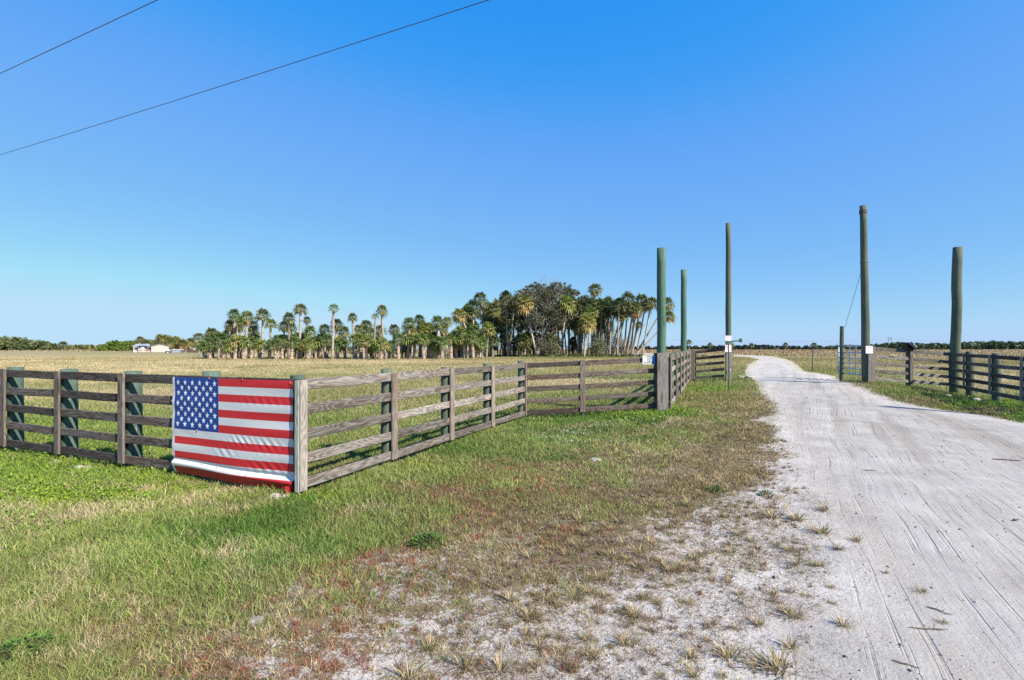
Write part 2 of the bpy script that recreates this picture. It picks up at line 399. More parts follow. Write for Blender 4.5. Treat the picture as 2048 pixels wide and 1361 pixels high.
sandv=np.clip(.5+sd*.9/np.maximum(.6,gy*.06),0,1)
sandv=np.maximum(sandv,np.clip((1-gd)*1.4-.06,0,1)*(gy<40))
a.data.foreach_set('value',sandv.astype(np.float32))
a=gme.attributes.new('shell','FLOAT','POINT')
a.data.foreach_set('value',np.clip((gy-17)/9,0,1).astype(np.float32))
a=gme.attributes.new('track','FLOAT','POINT')
a.data.foreach_set('value',np.clip(.15+sd*.8,0,1).astype(np.float32))
def ground_mat():
    k=NT('sandy_ground'); tc=k.n('ShaderNodeTexCoord'); ob=tc.outputs['Object']
    col=k.n('ShaderNodeAttribute',_attribute_name='col').outputs[0]
    sand=k.n('ShaderNodeAttribute',_attribute_name='sand').outputs['Fac']
    trk=k.n('ShaderNodeAttribute',_attribute_name='track').outputs['Fac']
    nb=k.noise(ob,1.3,6,.65); nm=k.noise(ob,7,5,.65); nf=k.noise(ob,45,4,.7); nff=k.noise(ob,160,3,.7)
    # turf / dry field
    v=k.math('ADD',k.math('MULTIPLY',nm,.5),k.math('MULTIPLY',nf,.5))
    cc=k.ramp(v,[(.32,.35),(.5,.95),(.68,1.5)])
    g=k.mix(1,col,cc,'MULTIPLY')
    # long pale and olive drifts in the far field
    st=k.noise(k.mapping(ob,(.06,.22,1)),1,5,.6); st2=k.noise(k.mapping(ob,(.25,.7,1)),1,4,.65)
    g=k.mix(k.ramp(st,[(.38,.75),(.56,0)]),g,k.mix(1,g,(.62,.80,.50),'MULTIPLY'))
    g=k.mix(k.ramp(st2,[(.52,0),(.68,.6)]),g,k.mix(1,g,(1.45,1.35,1.3),'MULTIPLY'))
    g=k.mix(k.ramp(st2,[(.30,.55),(.42,0)]),g,k.mix(1,g,(.45,.45,.4),'MULTIPLY'))
    # sand
    geo_=k.n('ShaderNodeSeparateXYZ'); k.l(ob,geo_.inputs[0])
    s1=k.ramp(nb,[(.3,(.28,.264,.248)),(.5,(.352,.334,.317)),(.7,(.41,.393,.375))])
    s1=k.mix(k.math('MULTIPLY',k.ramp(nf,[(.30,1),(.44,0)]),k.math('MULTIPLY_ADD',trk,-.25,.48)),s1,(.27,.24,.22))
    s1=k.mix(k.math('MULTIPLY',k.ramp(nff,[(.60,0),(.72,.6)]),k.math('MULTIPLY_ADD',trk,-.6,1)),s1,(.58,.565,.55))
    # tyre tracks: fine ridges running with the drive
    rm=k.mapping(ob,(1,1,1),(0,0,R(30)))      # x across, y along
    wob=k.noise(k.mapping(rm,(.25,.12,1)),1,2)
    sx=k.n('ShaderNodeSeparateXYZ'); k.l(rm,sx.inputs[0])
    lat=k.math('ADD',sx.outputs[0],k.math('MULTIPLY',wob,.9))
    cx=k.n('ShaderNodeCombineXYZ'); k.l(lat,cx.inputs[0]); k.l(k.math('MULTIPLY',sx.outputs[1],.05),cx.inputs[1])
    t1=k.noise(cx.outputs[0],9,3,.6); t2=k.noise(cx.outputs[0],2.1,2,.5)
    cx2=k.n('ShaderNodeCombineXYZ'); k.l(lat,cx2.inputs[0]); k.l(k.math('MULTIPLY',sx.outputs[1],.022),cx2.inputs[1])
    lines=k.noise(cx2.outputs[0],20,3,.6)
    crv=k.ramp(lines,[(.33,0),(.42,1)])          # narrow cut grooves
    trk_h=k.math('MULTIPLY',k.math('ADD',k.math('ADD',k.math('MULTIPLY',t1,.6),k.math('MULTIPLY',t2,1.2)),k.math('MULTIPLY',crv,.36)),trk)
    grime=k.math('MULTIPLY',k.ramp(t2,[(.36,.75),(.52,0)]),trk)
    s1=k.mix(grime,s1,(.26,.232,.205))
    s1=k.mix(k.math('MULTIPLY',k.ramp(lines,[(.32,.34),(.40,0)]),trk),s1,(.20,.18,.165))
    s1=k.mix(k.math('SUBTRACT',1,trk,clamp=True),s1,k.mix(1,s1,(1.36,1.35,1.34),'MULTIPLY'))
    s1=k.mix(k.n('ShaderNodeAttribute',_attribute_name='shell').outputs['Fac'],s1,k.mix(1,s1,(1.2,1.2,1.2),'MULTIPLY'))
    l2=k.noise(cx2.outputs[0],52,2,.5); zone=k.ramp(k.noise(k.mapping(rm,(.7,.12,1)),1,2),[(.42,0),(.58,1)])
    s1=k.mix(k.math('MULTIPLY',k.math('MULTIPLY',k.ramp(l2,[(.36,.33),(.47,0)]),zone),trk),s1,(.19,.17,.155))
    # dead litter on bare sand
    lit=k.math('MULTIPLY',k.ramp(k.noise(ob,22,5,.75,.8),[(.50,0),(.62,1)]),k.math('SUBTRACT',1.05,k.math('MULTIPLY',trk,1.2),clamp=True))
    s1=k.mix(k.math('MULTIPLY',lit,.8),s1,(.17,.12,.08))
    # ragged border
    thr=k.math('ADD',k.math('ADD',k.math('MULTIPLY',k.math('SUBTRACT',nm,.5),1.5),k.math('MULTIPLY',k.math('SUBTRACT',nb,.5),.6)),k.math('MULTIPLY_ADD',k.math('SUBTRACT',nf,.5),1.3,.5))
    m=k.math('MULTIPLY_ADD',k.math('SUBTRACT',sand,thr),7,.5,clamp=True)
    c=k.mix(m,g,s1)
    h=k.math('ADD',k.math('MULTIPLY',nf,.35),k.math('ADD',k.math('MULTIPLY',nm,.5),k.math('MULTIPLY',nff,.12)))
    h=k.math('MULTIPLY',h,k.math('MULTIPLY_ADD',trk,-.5,1)); h=k.math('ADD',h,k.math('MULTIPLY',trk_h,.55))
    return k.bsdf(c,.95,h,.9,.04,spec=.1)
gme.materials.append(ground_mat())
ground=put(bpy.data.objects.new('ground',gme)); tag(ground,'sandy ground with a white sand drive, grass verge and dry pasture','ground',kind='structure')

# ------------------------------------------------------------------ grass
def surf(x,y):
    z=terrain(x,y); near=np.exp(-(x**2+y**2)/900); s=road_sd(x,y)
    return z+near*(.05*(fnoise(x,y,.9)-.5)+.018*(fnoise(x+9,y,4)-.5))*(1-.5*np.clip(s,0,1))
def blades(x,y,h,w,col,lean,name,label,z=None):
    n=len(x); z=surf(x,y) if z is None else z
    az=rng.uniform(0,2*np.pi,n); fx,fy=np.cos(az),np.sin(az)           # facing
    la=rng.uniform(0,2*np.pi,n); lx,ly=np.cos(la)*lean*h,np.sin(la)*lean*h
    hz=h*np.sqrt(np.clip(1-(lean*.7)**2,.08,1))
    B=np.empty((n,5,3))
    def setp(i,sx,fr,up,lf):
        B[:,i,0]=x+fx*w*sx*fr+lx*lf; B[:,i,1]=y+fy*w*sx*fr+ly*lf; B[:,i,2]=z-.008+hz*up
    setp(0,-.5,1,0,0); setp(1,.5,1,0,0); setp(2,.5,.75,.6,.38); setp(3,-.5,.75,.6,.38); setp(4,0,0,.92,1)
    base=np.arange(n)[:,None]*5
    q=base+np.array([[0,1,2,3]]); t=base+np.array([[3,2,4]])
    c=np.repeat(col,5,0)
    me=np_mesh(name,B.reshape(-1,3),q,t,c,M['grass'])
    o=put(bpy.data.objects.new(name,me)); tag(o,label,'grass',kind='stuff'); return o
def pick(w,lo=.6,hi=1.35):
    cs=np.cumsum(w,1); r=rng.random(len(w))[:,None]*cs[:,-1:]
    k=(r>cs).sum(1).clip(0,7); c=pal[k].copy()
    c*=rng.uniform(lo,hi,(len(w),1)); c*=rng.uniform(.9,1.1,(len(w),3)); return c,k
# near turf on the verge side and just behind the rails
N=900000
u=rng.random(N); y=(1.3**.4+u*(17**.4-1.3**.4))**2.5
x=rng.uniform(-1,1,N)*(1.2*y+1.2)
d,w=cover(x,y); s=road_sd(x,y)
pt=((fnoise(x,y,1.6)*.45+fnoise(x+40,y+11,6.5)*.55)-.5)*2.3+.5
keep=(rng.random(N)<np.clip((d-.02)*1.15,0,1))&(pt<.05+d*.85+.5*np.clip((d-.7)*3,0,1))&(s<.05+.25*rng.random(N))
x,y,d,w,pt=x[keep],y[keep],d[keep],w[keep],pt[keep]
w=w**1.15*np.exp(5.0*(np.stack([fnoise(x+13*i,y-7*i,1.3+.3*i) for i in range(8)],-1)-.5)/.5)
c,kk=pick(w); c*=(.72+.56*fnoise(x+31,y+8,1.4))[:,None]
hm=np.array([.085,.045,.085,.06,.075,.05,.04,.075])[kk]*rng.uniform(.45,1.35,len(x))
hm*=(.35+.8*np.clip(d,0,1)**1.3)*np.where((d<.9)&((kk==4)|(kk==7)),.6,1)*(.7+.6*fnoise(x,y,.8))
wm=np.array([.0042,.0075,.004,.0038,.0034,.0034,.005,.0036])[kk]*np.maximum(1,(y/2.6))**.75*rng.uniform(.7,1.3,len(x))
lean=rng.uniform(.25,1.15,len(x))
blades(x,y,hm,wm,c,lean,'verge_grass','short ragged grass covering the verge between fence and sand drive')
# pasture
N=640000
u=rng.random(N); y=(5.5**.3+u*(95**.3-5.5**.3))**(1/.3)
x=rng.uniform(-1,1,N)*(1.15*y+2)
s=road_sd(x,y)
ln=(x+2.41)*.92-(y-5.66)*.38            # along left run
behind=((x+2.41)*-.917+(y-5.66)*.40>0)|(y>15)
keep=(s<-.1)&(behind|(x>6))&(y>6)&~((y<15)&(x>-2)&(x<12)&((x+2.41)*.917-(y-5.66)*.40>-.1))
x,y=x[keep],y[keep]; d,w=cover(x,y)
w=w**1.2*(.35+1.3*np.stack([vnoise(x*.5+13*i,y*.5-7*i,.5+.2*i) for i in range(8)],-1)**2)
dr=(fnoise(x*.4+70,y,.22)*.5+fnoise(x*.75,y+30,.6)*.5-.5)*4.6
w=w*np.array([1.1,1.1,1.25,1.25,.85,1,1,.85])
w=w*np.exp(np.outer(dr,[-.9,-.6,-.7,-.8,1.1,.2,.3,1.0])); c,kk=pick(w,.8,1.2); sc=np.maximum(1,(y/6)); c=(.5*c+.5*(w/w.sum(1,keepdims=True))@pal)*np.clip(1+.13*dr,.6,1.3)[:,None]
hm=(.05+.08*rng.random(len(x))*(.3+fnoise(x,y,.35)*1.3))*np.minimum(sc**.25,2.0)
wm=.0075*sc**.75*rng.uniform(.6,1.4,len(x))
blades(x,y,hm,wm,c,rng.uniform(.3,1.1,len(x)),'pasture_grass','dry pasture grass in tan and olive behind the board fence')
# tall dry grass along the far edge of the pasture and beyond the bend
N=60000
y=rng.uniform(0,1,N)**1.6*260+95; x=rng.uniform(-1.15,1.2,N)*y
s=road_sd(x,y); keep=(s<-1.0)&(((x/y)>.30)|((x/y<-.5)&(y>215))|((x/y>-.5)&(y>150)))
x,y=x[keep],y[keep]; d,w=cover(x,y); c,kk=pick(w,.8,1.15)
c=(.55*c+.45*(w@pal))*.95
blades(x,y,rng.uniform(.3,.75,len(x))*np.where(x/y<-.5,.8,1),.0018*y*rng.uniform(.5,1.3,len(x)),c,rng.uniform(.2,.9,len(x)),'tall_dry_grass','tall rust and tan grass growing along the far edge of the pasture')
N=7800
u=rng.random(N); y=(1.4**.45+u*(15**.45-1.4**.45))**(1/.45); x=rng.uniform(-1,1,N)*(1.2*y+.8)
d,w=cover(x,y); s=road_sd(x,y); keep=(d>.06)&(d<.95)&(rng.random(N)<np.clip(d*1.7,0,1))&(s<.15); x,y,d,w=x[keep],y[keep],d[keep],w[keep]
w=w*np.array([.6,.3,.7,1.2,.8,1.6,1.2,1.0]); _,kt=pick(w); nb=34
sz=rng.uniform(.035,.095,len(x))*(.6+.5*d)
X_=np.repeat(x,nb); Y_=np.repeat(y,nb); S_=np.repeat(sz,nb); n=len(X_); K_=np.repeat(kt,nb)
a=rng.uniform(0,6.283,n); rr=np.abs(rng.normal(0,.35,n))*S_
c=pal[K_]*rng.uniform(.55,1.55,(n,1))*rng.uniform(.9,1.1,(n,3))
blades(X_+np.cos(a)*rr,Y_+np.sin(a)*rr,S_*rng.uniform(.4,1.15,n),.0030*np.maximum(1,Y_/2.6)**.7*rng.uniform(.6,1.3,n),c,rng.uniform(.2,1.1,n),'verge_tufts','small brown and olive grass tufts thinning out over the sandy verge')
N=300000
u=rng.random(N); y=(1.3**.4+u*(16**.4-1.3**.4))**2.5; x=rng.uniform(-1,1,N)*(1.2*y+1)
d,w=cover(x,y); s=road_sd(x,y); pt=((fnoise(x+9,y+3,2.2)*.5+fnoise(x+4,y+91,7)*.5)-.5)*2.3+.5
keep=(d>.05)&(d<.93)&(pt<.12+d*.95)&(s<.5*rng.random(N)); x,y,w=x[keep],y[keep],w[keep]; n=len(x)
c=np.where(rng.random((n,1))<.5,np.array((.30,.215,.14)),np.where(rng.random((n,1))<.55,np.array((.17,.115,.075)),np.array((.46,.38,.26))))*rng.uniform(.6,1.3,(n,1))
red_=(rng.random(n)<w[:,6]*.8)[:,None]; c=np.where(red_,np.array((.33,.14,.085))*rng.uniform(.6,1.3,(n,1)),c)
blades(x,y,rng.uniform(.02,.06,n),.0028*np.maximum(1,y/2.6)**.75*rng.uniform(.6,1.4,n),c,rng.uniform(1.0,1.38,n),'dead_grass_litter','brown dead grass stalks and crumbs lying over the thin sandy verge',z=surf(x,y)+.010)
# broad-leaved weeds: small diamond leaves
def leaves(x,y,zoff,size,col,name,label,cat,mat='grass',kind='stuff',z=None):
    n=len(x); z=(surf(x,y) if z is None else z)+zoff
    a=rng.uniform(0,2*np.pi,n); tl=rng.uniform(-.1,.7,n); dx,dy=np.cos(a),np.sin(a)
    B=np.empty((n,4,3)); c=np.stack([x,y,z],-1)
    d=np.stack([dx*np.cos(tl),dy*np.cos(tl),np.sin(tl)],-1); p=np.stack([-dy,dx,rng.uniform(-.35,.35,n)],-1)
    s_=size[:,None]
    B[:,0]=c; B[:,1]=c+d*s_*.5+p*s_*.27; B[:,2]=c+d*s_; B[:,3]=c+d*s_*.5-p*s_*.27
    me=np_mesh(name,B.reshape(-1,3),np.arange(n*4).reshape(n,4),None,np.repeat(col,4,0),M[mat])
    o=put(bpy.data.objects.new(name,me)); tag(o,label,cat,kind=kind); return o
N=260000
u=rng.random(N); y=(1.6**.5+u*(19**.5-1.6**.5))**2; x=rng.uniform(-1,1.1,N)*(1.2*y+1)
d,w=cover(x,y); s=road_sd(x,y)
wd=w[:,1]+.25*w[:,0]; keep=(fnoise(x+5,y+60,1.7)*.55+.45*vnoise(x,y,5)<.12+wd*1.0)&(s<-.1)&(rng.random(N)<wd*2.2)
x,y=x[keep],y[keep]; n=len(x)
c=np.array((.21,.33,.035))*rng.uniform(.55,1.35,(n,1))*rng.uniform(.85,1.15,(n,3))
leaves(x,y,rng.uniform(.01,.06,n),rng.uniform(.022,.052,n)*np.maximum(1,y/6)**.6,c,'ground_weeds','low bright green broad leaved weeds along the foot of the fences','weeds')
# white clover specks in the verge
pts=[]
for (px,py,r,n) in ((1090,878,45,110),(1150,868,40,130),(1195,858,40,120),(1240,850,50,110),(1300,848,50,90),(1130,890,40,70),(1350,846,40,40)):
    for _ in range(n):
        pts.append(at(px+random.gauss(0,r*.55),py+random.gauss(0,r*.12)))
pts=np.array(pts); n=len(pts)
leaves(pts[:,0],pts[:,1],rng.uniform(.05,.09,n),rng.uniform(.018,.034,n),np.full((n,3),.62)*rng.uniform(.7,1.2,(n,1)),'clover_flowers','patch of tiny white flowers in green grass below the fence sign','flowers')
# small stones and crumbs lying on the sand
N=5200
u=rng.random(N); y=(1.6**.3+u*(20**.3-1.6**.3))**(1/.3); x=rng.uniform(-.9,1.15,N)*y
d,w=cover(x,y); s=road_sd(x,y); keep=(d<.45); x,y=x[keep],y[keep]; n=len(x); z=surf(x,y)
r=rng.uniform(.002,.0065,n)*np.maximum(1,y/3)**.5*rng.choice([1,1,1,1.8],n)
oct_=np.array([(1,0,0),(0,1,0),(-1,0,0),(0,-1,0),(0,0,.8),(0,0,-.5)])
B=np.stack([x,y,z+r*.25],-1)[:,None,:]+oct_[None]*(r[:,None,None])*rng.uniform(.6,1.3,(n,6,1))
fi=np.array([(0,1,4),(1,2,4),(2,3,4),(3,0,4),(1,0,5),(2,1,5),(3,2,5),(0,3,5)])
me=np_mesh('gravel',B.reshape(-1,3),None,(np.arange(n)[:,None,None]*6+fi[None]).reshape(-1,3),np.repeat(np.array((.38,.34,.31))*rng.choice([.3,.6,1.2,1.6],(n,1)),6,0),attr_mat('gravel_stones',0,.9,.1))
tag(put(bpy.data.objects.new('gravel',me)),'small loose stones and crumbs scattered over the white sand','gravel',kind='stuff')

# dry tufts on the bare sand, one by one
def tuft_mesh(i,n=64,dark=1.0):
    m=MB()
    for k in range(n):
        a=random.uniform(0,6.283); h=random.uniform(.35,1)*(1 if k%4 else 1.2); ln=random.uniform(.35,1.22); b=random.uniform(0,.26)
        bx,by=math.cos(a)*b,math.sin(a)*b; w=random.uniform(.012,.028)
        a2=a+random.uniform(-.7,.7); pa=a2+1.57+random.uniform(-.5,.5)
        px_,py_=math.cos(pa)*w,math.sin(pa)*w; dx,dy=math.cos(a2)*ln*h,math.sin(a2)*ln*h; up=h*math.sqrt(max(.06,1-(ln*.8)**2))*.8
        m1=(bx+dx*.45,by+dy*.45,up*.62); tip=(bx+dx,by+dy,up*(.95-.35*ln*ln*.5))
        base=len(m.v)
        m.v+=[(bx-px_,by-py_,-.05),(bx+px_,by+py_,-.05),(m1[0]+px_*.8,m1[1]+py_*.8,m1[2]),(m1[0]-px_*.8,m1[1]-py_*.8,m1[2]),tip]
        m.f+=[(base,base+1,base+2,base+3),(base+3,base+2,base+4)]; m.uv+=[[(0,0)]*4,[(0,0)]*3]; m.mi+=[0,0]
        t=random.random(); c=np.array((.50,.40,.235))*(1-t)+np.array((.24,.175,.095))*t
        if random.random()<.15: c=np.array((.20,.22,.08))
        c=c*dark*random.uniform(.7,1.25); m.c+=[(*c,1)]*5
    return m.build('dry_tuft',M['grass'],mesh_only=True)
tm=[tuft_mesh(i) for i in range(6)]; tdark=tuft_mesh(9,40,.35)
TU="850 390 45;700 440 45;560 415 65;830 510 50;1030 560 36;650 610 36;690 690 36;830 700 36;750 870 36;890 830 26;570 860 22;610 950 30;680 985 45;480 1030 44;200 1030 40;90 910 32;960 1040 52;660 1160 56;190 1130 36;320 1210 58;600 1275 90;460 1270 46;100 1225 48;370 860 36;310 790 36;60 700 44;370 520 44;320 620 36;510 690 26;1200 750 18;1400 855 26;210 780 26;150 630 44;900 920 22;440 560 32;30 560 46;110 1330 50;270 1330 36;450 735 24;700 640 30;1520 1030 26"
wide=[]
for e in TU.split(';'):
    a_,b_,r_=map(float,e.split()); wide.append((1348+a_/2.83,880+b_/2.83,r_/2.83))
extra=[(1180,1180,20),(1060,1230,22),(1000,1340,24),(1120,1300,18),(930,1330,28),(1290,1190,15),(1250,1280,20),(860,1290,20),(820,1350,30),(1330,1130,14),(1160,1090,16),(1240,1040,16),(1060,1110,15),(1090,1270,16),(1020,1200,16)]
for _ in range(46):
    extra.append((random.uniform(1040,1400),random.uniform(1000,1350),random.uniform(8,20)))
for i,(px,py,rp) in enumerate(wide+extra):
    X,Y=at(px,py+rp*.3); o=bpy.data.objects.new('dry_tuft',tm[i%6]); put(o); sz=rp*Y/F*2.15*random.uniform(.85,1.15)
    o.location=(X,Y,float(surf(np.array([X]),np.array([Y]))[0])); o.rotation_euler=(0,0,random.uniform(0,6.28)); o.scale=(sz,sz*random.uniform(.75,1.2),sz*random.uniform(.55,.85))
    tag(o,'dry tan grass tuft growing singly from the bare white sand','grass tuft','dry grass tufts on the bare sand')
    if abs(px-(1348+600/2.83))<1: o['label']='largest spiky tan tuft, on the sand at the bottom edge left of the tyre tracks'; del o['group']
X,Y=at(1348+930/2.83,880+620/2.83); o=bpy.data.objects.new('dry_tuft',tdark); put(o); o.location=(X,Y,tz(X,Y)); o.scale=(.11,.11,.08)
tag(o,'dark grey withered tuft lying on the sand beside the tyre tracks','grass tuft')

# leafy weed clumps
def clump(px,py,r,h,n,label,col,ls):
    X,Y=at(px,py); m=MB(); z0=tz(X,Y)
    st=MB()
    for k in range(14):
        a=random.uniform(0,6.28); q=random.uniform(.2,.9)
        st.tube([(0,0,-.02),(math.cos(a)*r*q*.5,math.sin(a)*r*q*.5,h*.5),(math.cos(a)*r*q,math.sin(a)*r*q,h*random.uniform(.6,.95))],[.004,.003,.002],5)
    for k in range(n):
        a=random.uniform(0,6.28); q=math.sqrt(random.random()); zz=h*(1-q*q*.75)*random.uniform(.35,1)
        c=Vector((math.cos(a)*r*q,math.sin(a)*r*q,zz)); s=ls*random.uniform(.6,1.3)
        d=Vector((math.cos(a+random.uniform(-1,1)),math.sin(a+random.uniform(-1,1)),random.uniform(-.2,.9))).normalized(); p=d.cross(Vector((random.uniform(-.4,.4),random.uniform(-.4,.4),1))).normalized()
        m.quad([c,c+d*s*.5+p*s*.24,c+d*s,c+d*s*.5-p*s*.24])
        cc=np.array(col)*random.uniform(.55,1.5); m.c+=[(*cc,1)]*4
    t=thing('leafy_weed',label,'weed',(X,Y,z0))
    m.build('foliage',M['grass'],t); st.build('stem',M['stick'],t)
clump(855,1090,.15,.10,650,'dark green leafy weed clump where the green verge meets sand','' or (.10,.18,.035),.028)
clump(45,1312,.17,.09,520,'dark green broad leaved weed clump in the bottom left corner of the grass',(.11,.20,.04),.032)
clump(225,1072,.15,.05,260,'spreading green rosette weed in the grass left of the flag',(.13,.22,.045),.035)
clump(1430,985,.10,.07,160,'small green weed in brown verge grass close to the drive edge',(.07,.16,.03),.03)
clump(1532,992,.08,.06,130,'small dark green weed on the white sand beside the drive',(.06,.13,.03),.028)

# ------------------------------------------------------------------ rocks, sticks
def rock(px,py,w,hh,label,lobes=1,flat=.6,group=None):
    X,Y=at(px,py); sc=w*Y/F; m=MB()
    import bmesh
    bm=bmesh.new()
    for l in range(lobes):
        b2=bmesh.ops.create_icosphere(bm,subdivisions=3,radius=.5)['verts']
        ox=(l-(lobes-1)/2)*.42 if lobes>1 else 0; ss=1 if lobes==1 else random.uniform(.55,.75)
        for v in b2: v.co=v.co*ss+Vector((ox,random.uniform(-.02,.02),0))
    sd_=random.random()*50
    from mathutils import noise as mn
    for v in bm.verts:
        nv=mn.noise(v.co*2.2+Vector((sd_,0,0)))*.32+mn.noise(v.co*6+Vector((0,sd_,0)))*.12+mn.noise(v.co*14+Vector((0,sd_,0)))*.05
        v.co*=1+nv; v.co.z*=flat
    me=bpy.data.meshes.new('rock'); bm.to_mesh(me); bm.free(); me.materials.append(M['rock'])
    o=put(bpy.data.objects.new('rock',me)); o.scale=(sc,sc,sc*hh); o.location=(X,Y,float(surf(np.array([X]),np.array([Y]))[0])+sc*hh*flat*.12); o.rotation_euler=(0,0,random.uniform(-.4,.4))
    tag(o,label,'rock',group)
rock(166,940,34,1,'knobbly two lobed white rock in the weeds below the left fence',2)
rock(112,926,18,1,'small tan rock in bright weeds below the left fence')
rock(237,944,14,1,'small tan stone at the foot of the third fence batten')
rock(560,997,30,1.1,'rough white rock lying at the flag corner post',2)
rock(463,1019,12,1,'little white stone in the grass below the flag')
rock(501,986,13,1,'little tan stone in the shade under the flag')
rock(1190,920,27,.35,'flat white stone in the brown grass of the verge')
rock(745,938,16,.8,'pale stone at the foot of the second right fence batten')
rock(512,1248,30,.45,'flat grey white stone half buried in thin straw grass')
rock(1897,794,14,.8,'small white rock in grass left of the thick right pole',1)
rock(1957,804,20,.9,'larger white rock in grass beside the short round post')
rock(833,886,12,.7,'tan stone lying in the shadow behind the right fence')
def stick(px,py,lp,ang,label,r=.008,dark=False):
    X,Y=at(px,py); L=lp*Y/F; zz=float(surf(np.array([X]),np.array([Y]))[0])
    m=MB(); d=Vector((math.cos(ang),math.sin(ang),0)); q=Vector((-d.y,d.x,0))
    pts=[d*(L*(t-.5))+q*random.uniform(-.03,.03)*L+Vector((0,0,r*.6+random.uniform(0,.006))) for t in (0,.2,.4,.6,.8,1)]
    m.tube(pts,[r*.5,r,r*.9,r*.8,r*.7,r*.3],7,wob=.15)
    if L>.12: m.tube([pts[3],pts[3]+d*L*.12+q*L*.12+Vector((0,0,.02))],[r*.5,r*.25],5)
    o=m.build('stick',M['stick'],None); o.location=(X,Y,zz); tag(o,label,'stick')
stick(2013,921,46,-.35,'dark stick lying on the drive at the right edge',.013)
stick(1858,1261,70,-.15,'longest bent twig lying across a tyre track',.005)
stick(1811,1332,44,-.6,'thin straight twig on the sand at the bottom edge',.004)
stick(1878,1224,40,-.9,'short crooked twig above the longest twig on the drive',.004)
stick(1549,1154,20,1.1,'short dark twig on bare sand among dry tufts',.006)
stick(2032,1042,14,0.1,'small dark bit of bark on the drive near the right edge',.012)
stick(1740,942,26,-.2,'thin dark twig on the drive beyond the sparse grass',.006)
stick(205,1010,70,1.3,'pale dead stem lying in the grass left of the flag',.004)

# ------------------------------------------------------------------ fences
BZ=[1.286,1.0,.715,.43,.145]
def fence(name,label,stops,z0,z1,side,postoff=.165,ph=1.385,boards=True,battens=True,posts=None,mat='post',bw=.118,pz=None,pr=.1,skip_posts=(),skip_b=(),bmat='board'):
    """stops: points along the run; side: unit vector from boards to the post side"""
    S=Vector((*side,0)); P=[Vector((*p,0)) for p in stops]; Ltot=(P[-1]-P[0]).length
    zat=lambda p: z0+(z1-z0)*((p-P[0]).length/Ltot)
    t=thing(name,label,'fence',(P[0].x,P[0].y,z0)); O=t.location.copy()
    dr=(P[-1]-P[0]).normalized()
    for i in range(len(P)-1):
        a,b=P[i],P[i+1]; g=.003
        for bz in BZ:
            j=random.uniform(-.008,.008)
            A=a+dr*g+Vector((0,0,zat(a)+bz+j)); B=b-dr*g+Vector((0,0,zat(b)+bz+random.uniform(-.008,.008)))
            MB().beam(A-O,B-O,bw*random.uniform(.97,1.03),.032,warp=.0035,n=4).build('rail',M[bmat],t)
    for i,p in enumerate(P):
        zz=zat(p)
        if battens and i not in skip_b:
            c=p-S*(.016+.0165+.001)
            MB().beam(c-O+Vector((0,0,zz+.09)),c-O+Vector((0,0,zz+1.352+random.uniform(-.01,.01))),.125,.033,up=dr,n=3,warp=.002).build('batten',M['batten'],t)
        if i not in skip_posts:
            c=p+S*(.018+pr); gz_=tz(c.x,c.y); top=zz+ph+random.uniform(-.02,.02)
            n=7; rr=[pr*random.uniform(.96,1.03) for _ in range(n)]
            pts=[Vector((c.x,c.y,gz_-.15+(top-gz_+.15)*k/(n-1)))-O+Vector((random.uniform(-.004,.004),random.uniform(-.004,.004),0)) for k in range(n)]
            m=MB().tube(pts,rr,18); o=m.build('post',M[mat],t)
            for q in o.data.polygons: q.use_smooth=len(q.vertices)==4
    return t,O
def strand(parent,O,a,b,mat='steel',r=.0022,sag=.02):
    a=Vector(a);b=Vector(b); pts=[a.lerp(b,k/8)-Vector((0,0,sag*4*(k/8)*(1-k/8)))-O for k in range(9)]
    return MB().tube(pts,r,5).build('wire',M[mat],parent)
C0=Vector((-2.41,5.66)); LD=Vector((-.925,.381)); RD=Vector((.398,.917))
LS=[C0+LD*t for t in (0.03,1.68,3.30,4.87,6.42,8.0,9.6)]
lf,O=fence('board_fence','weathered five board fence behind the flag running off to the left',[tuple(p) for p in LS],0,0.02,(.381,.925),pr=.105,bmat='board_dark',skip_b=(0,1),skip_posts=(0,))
# loose wire strands stretched behind the boards
q=lambda t,off,z: (C0.x+LD.x*t+.381*off, C0.y+LD.y*t+.925*off, z)
strand(lf,O,q(1.7,.28,.62),q(9,.28,.62)); strand(lf,O,q(1.7,.28,.36),q(9,.28,.36))
strand(lf,O,q(3.1,.26,1.15),q(1.7,.30,.12),r=.003,sag=.0); strand(lf,O,q(2.9,.28,1.25),q(1.55,.30,.35),r=.003,sag=0)
RSt=[tuple(C0+RD*t) for t in (0.03,1.67,3.32,4.99,6.86)]
rf,O=fence('board_fence','sunlit five board fence from the flag corner back to the sign',RSt,0,0,(-.917,.398),pr=.085,mat='post_grey',skip_posts=(0,),skip_b=(0,))
q=lambda t,off,z: (C0.x+RD.x*t-.917*off, C0.y+RD.y*t+.398*off, z)
strand(rf,O,q(.2,.26,.95),q(6.8,.26,1.1)); strand(rf,O,q(.2,.26,.58),q(6.8,.26,.66)); strand(rf,O,q(.2,.26,1.2),q(6.8,.26,1.2))
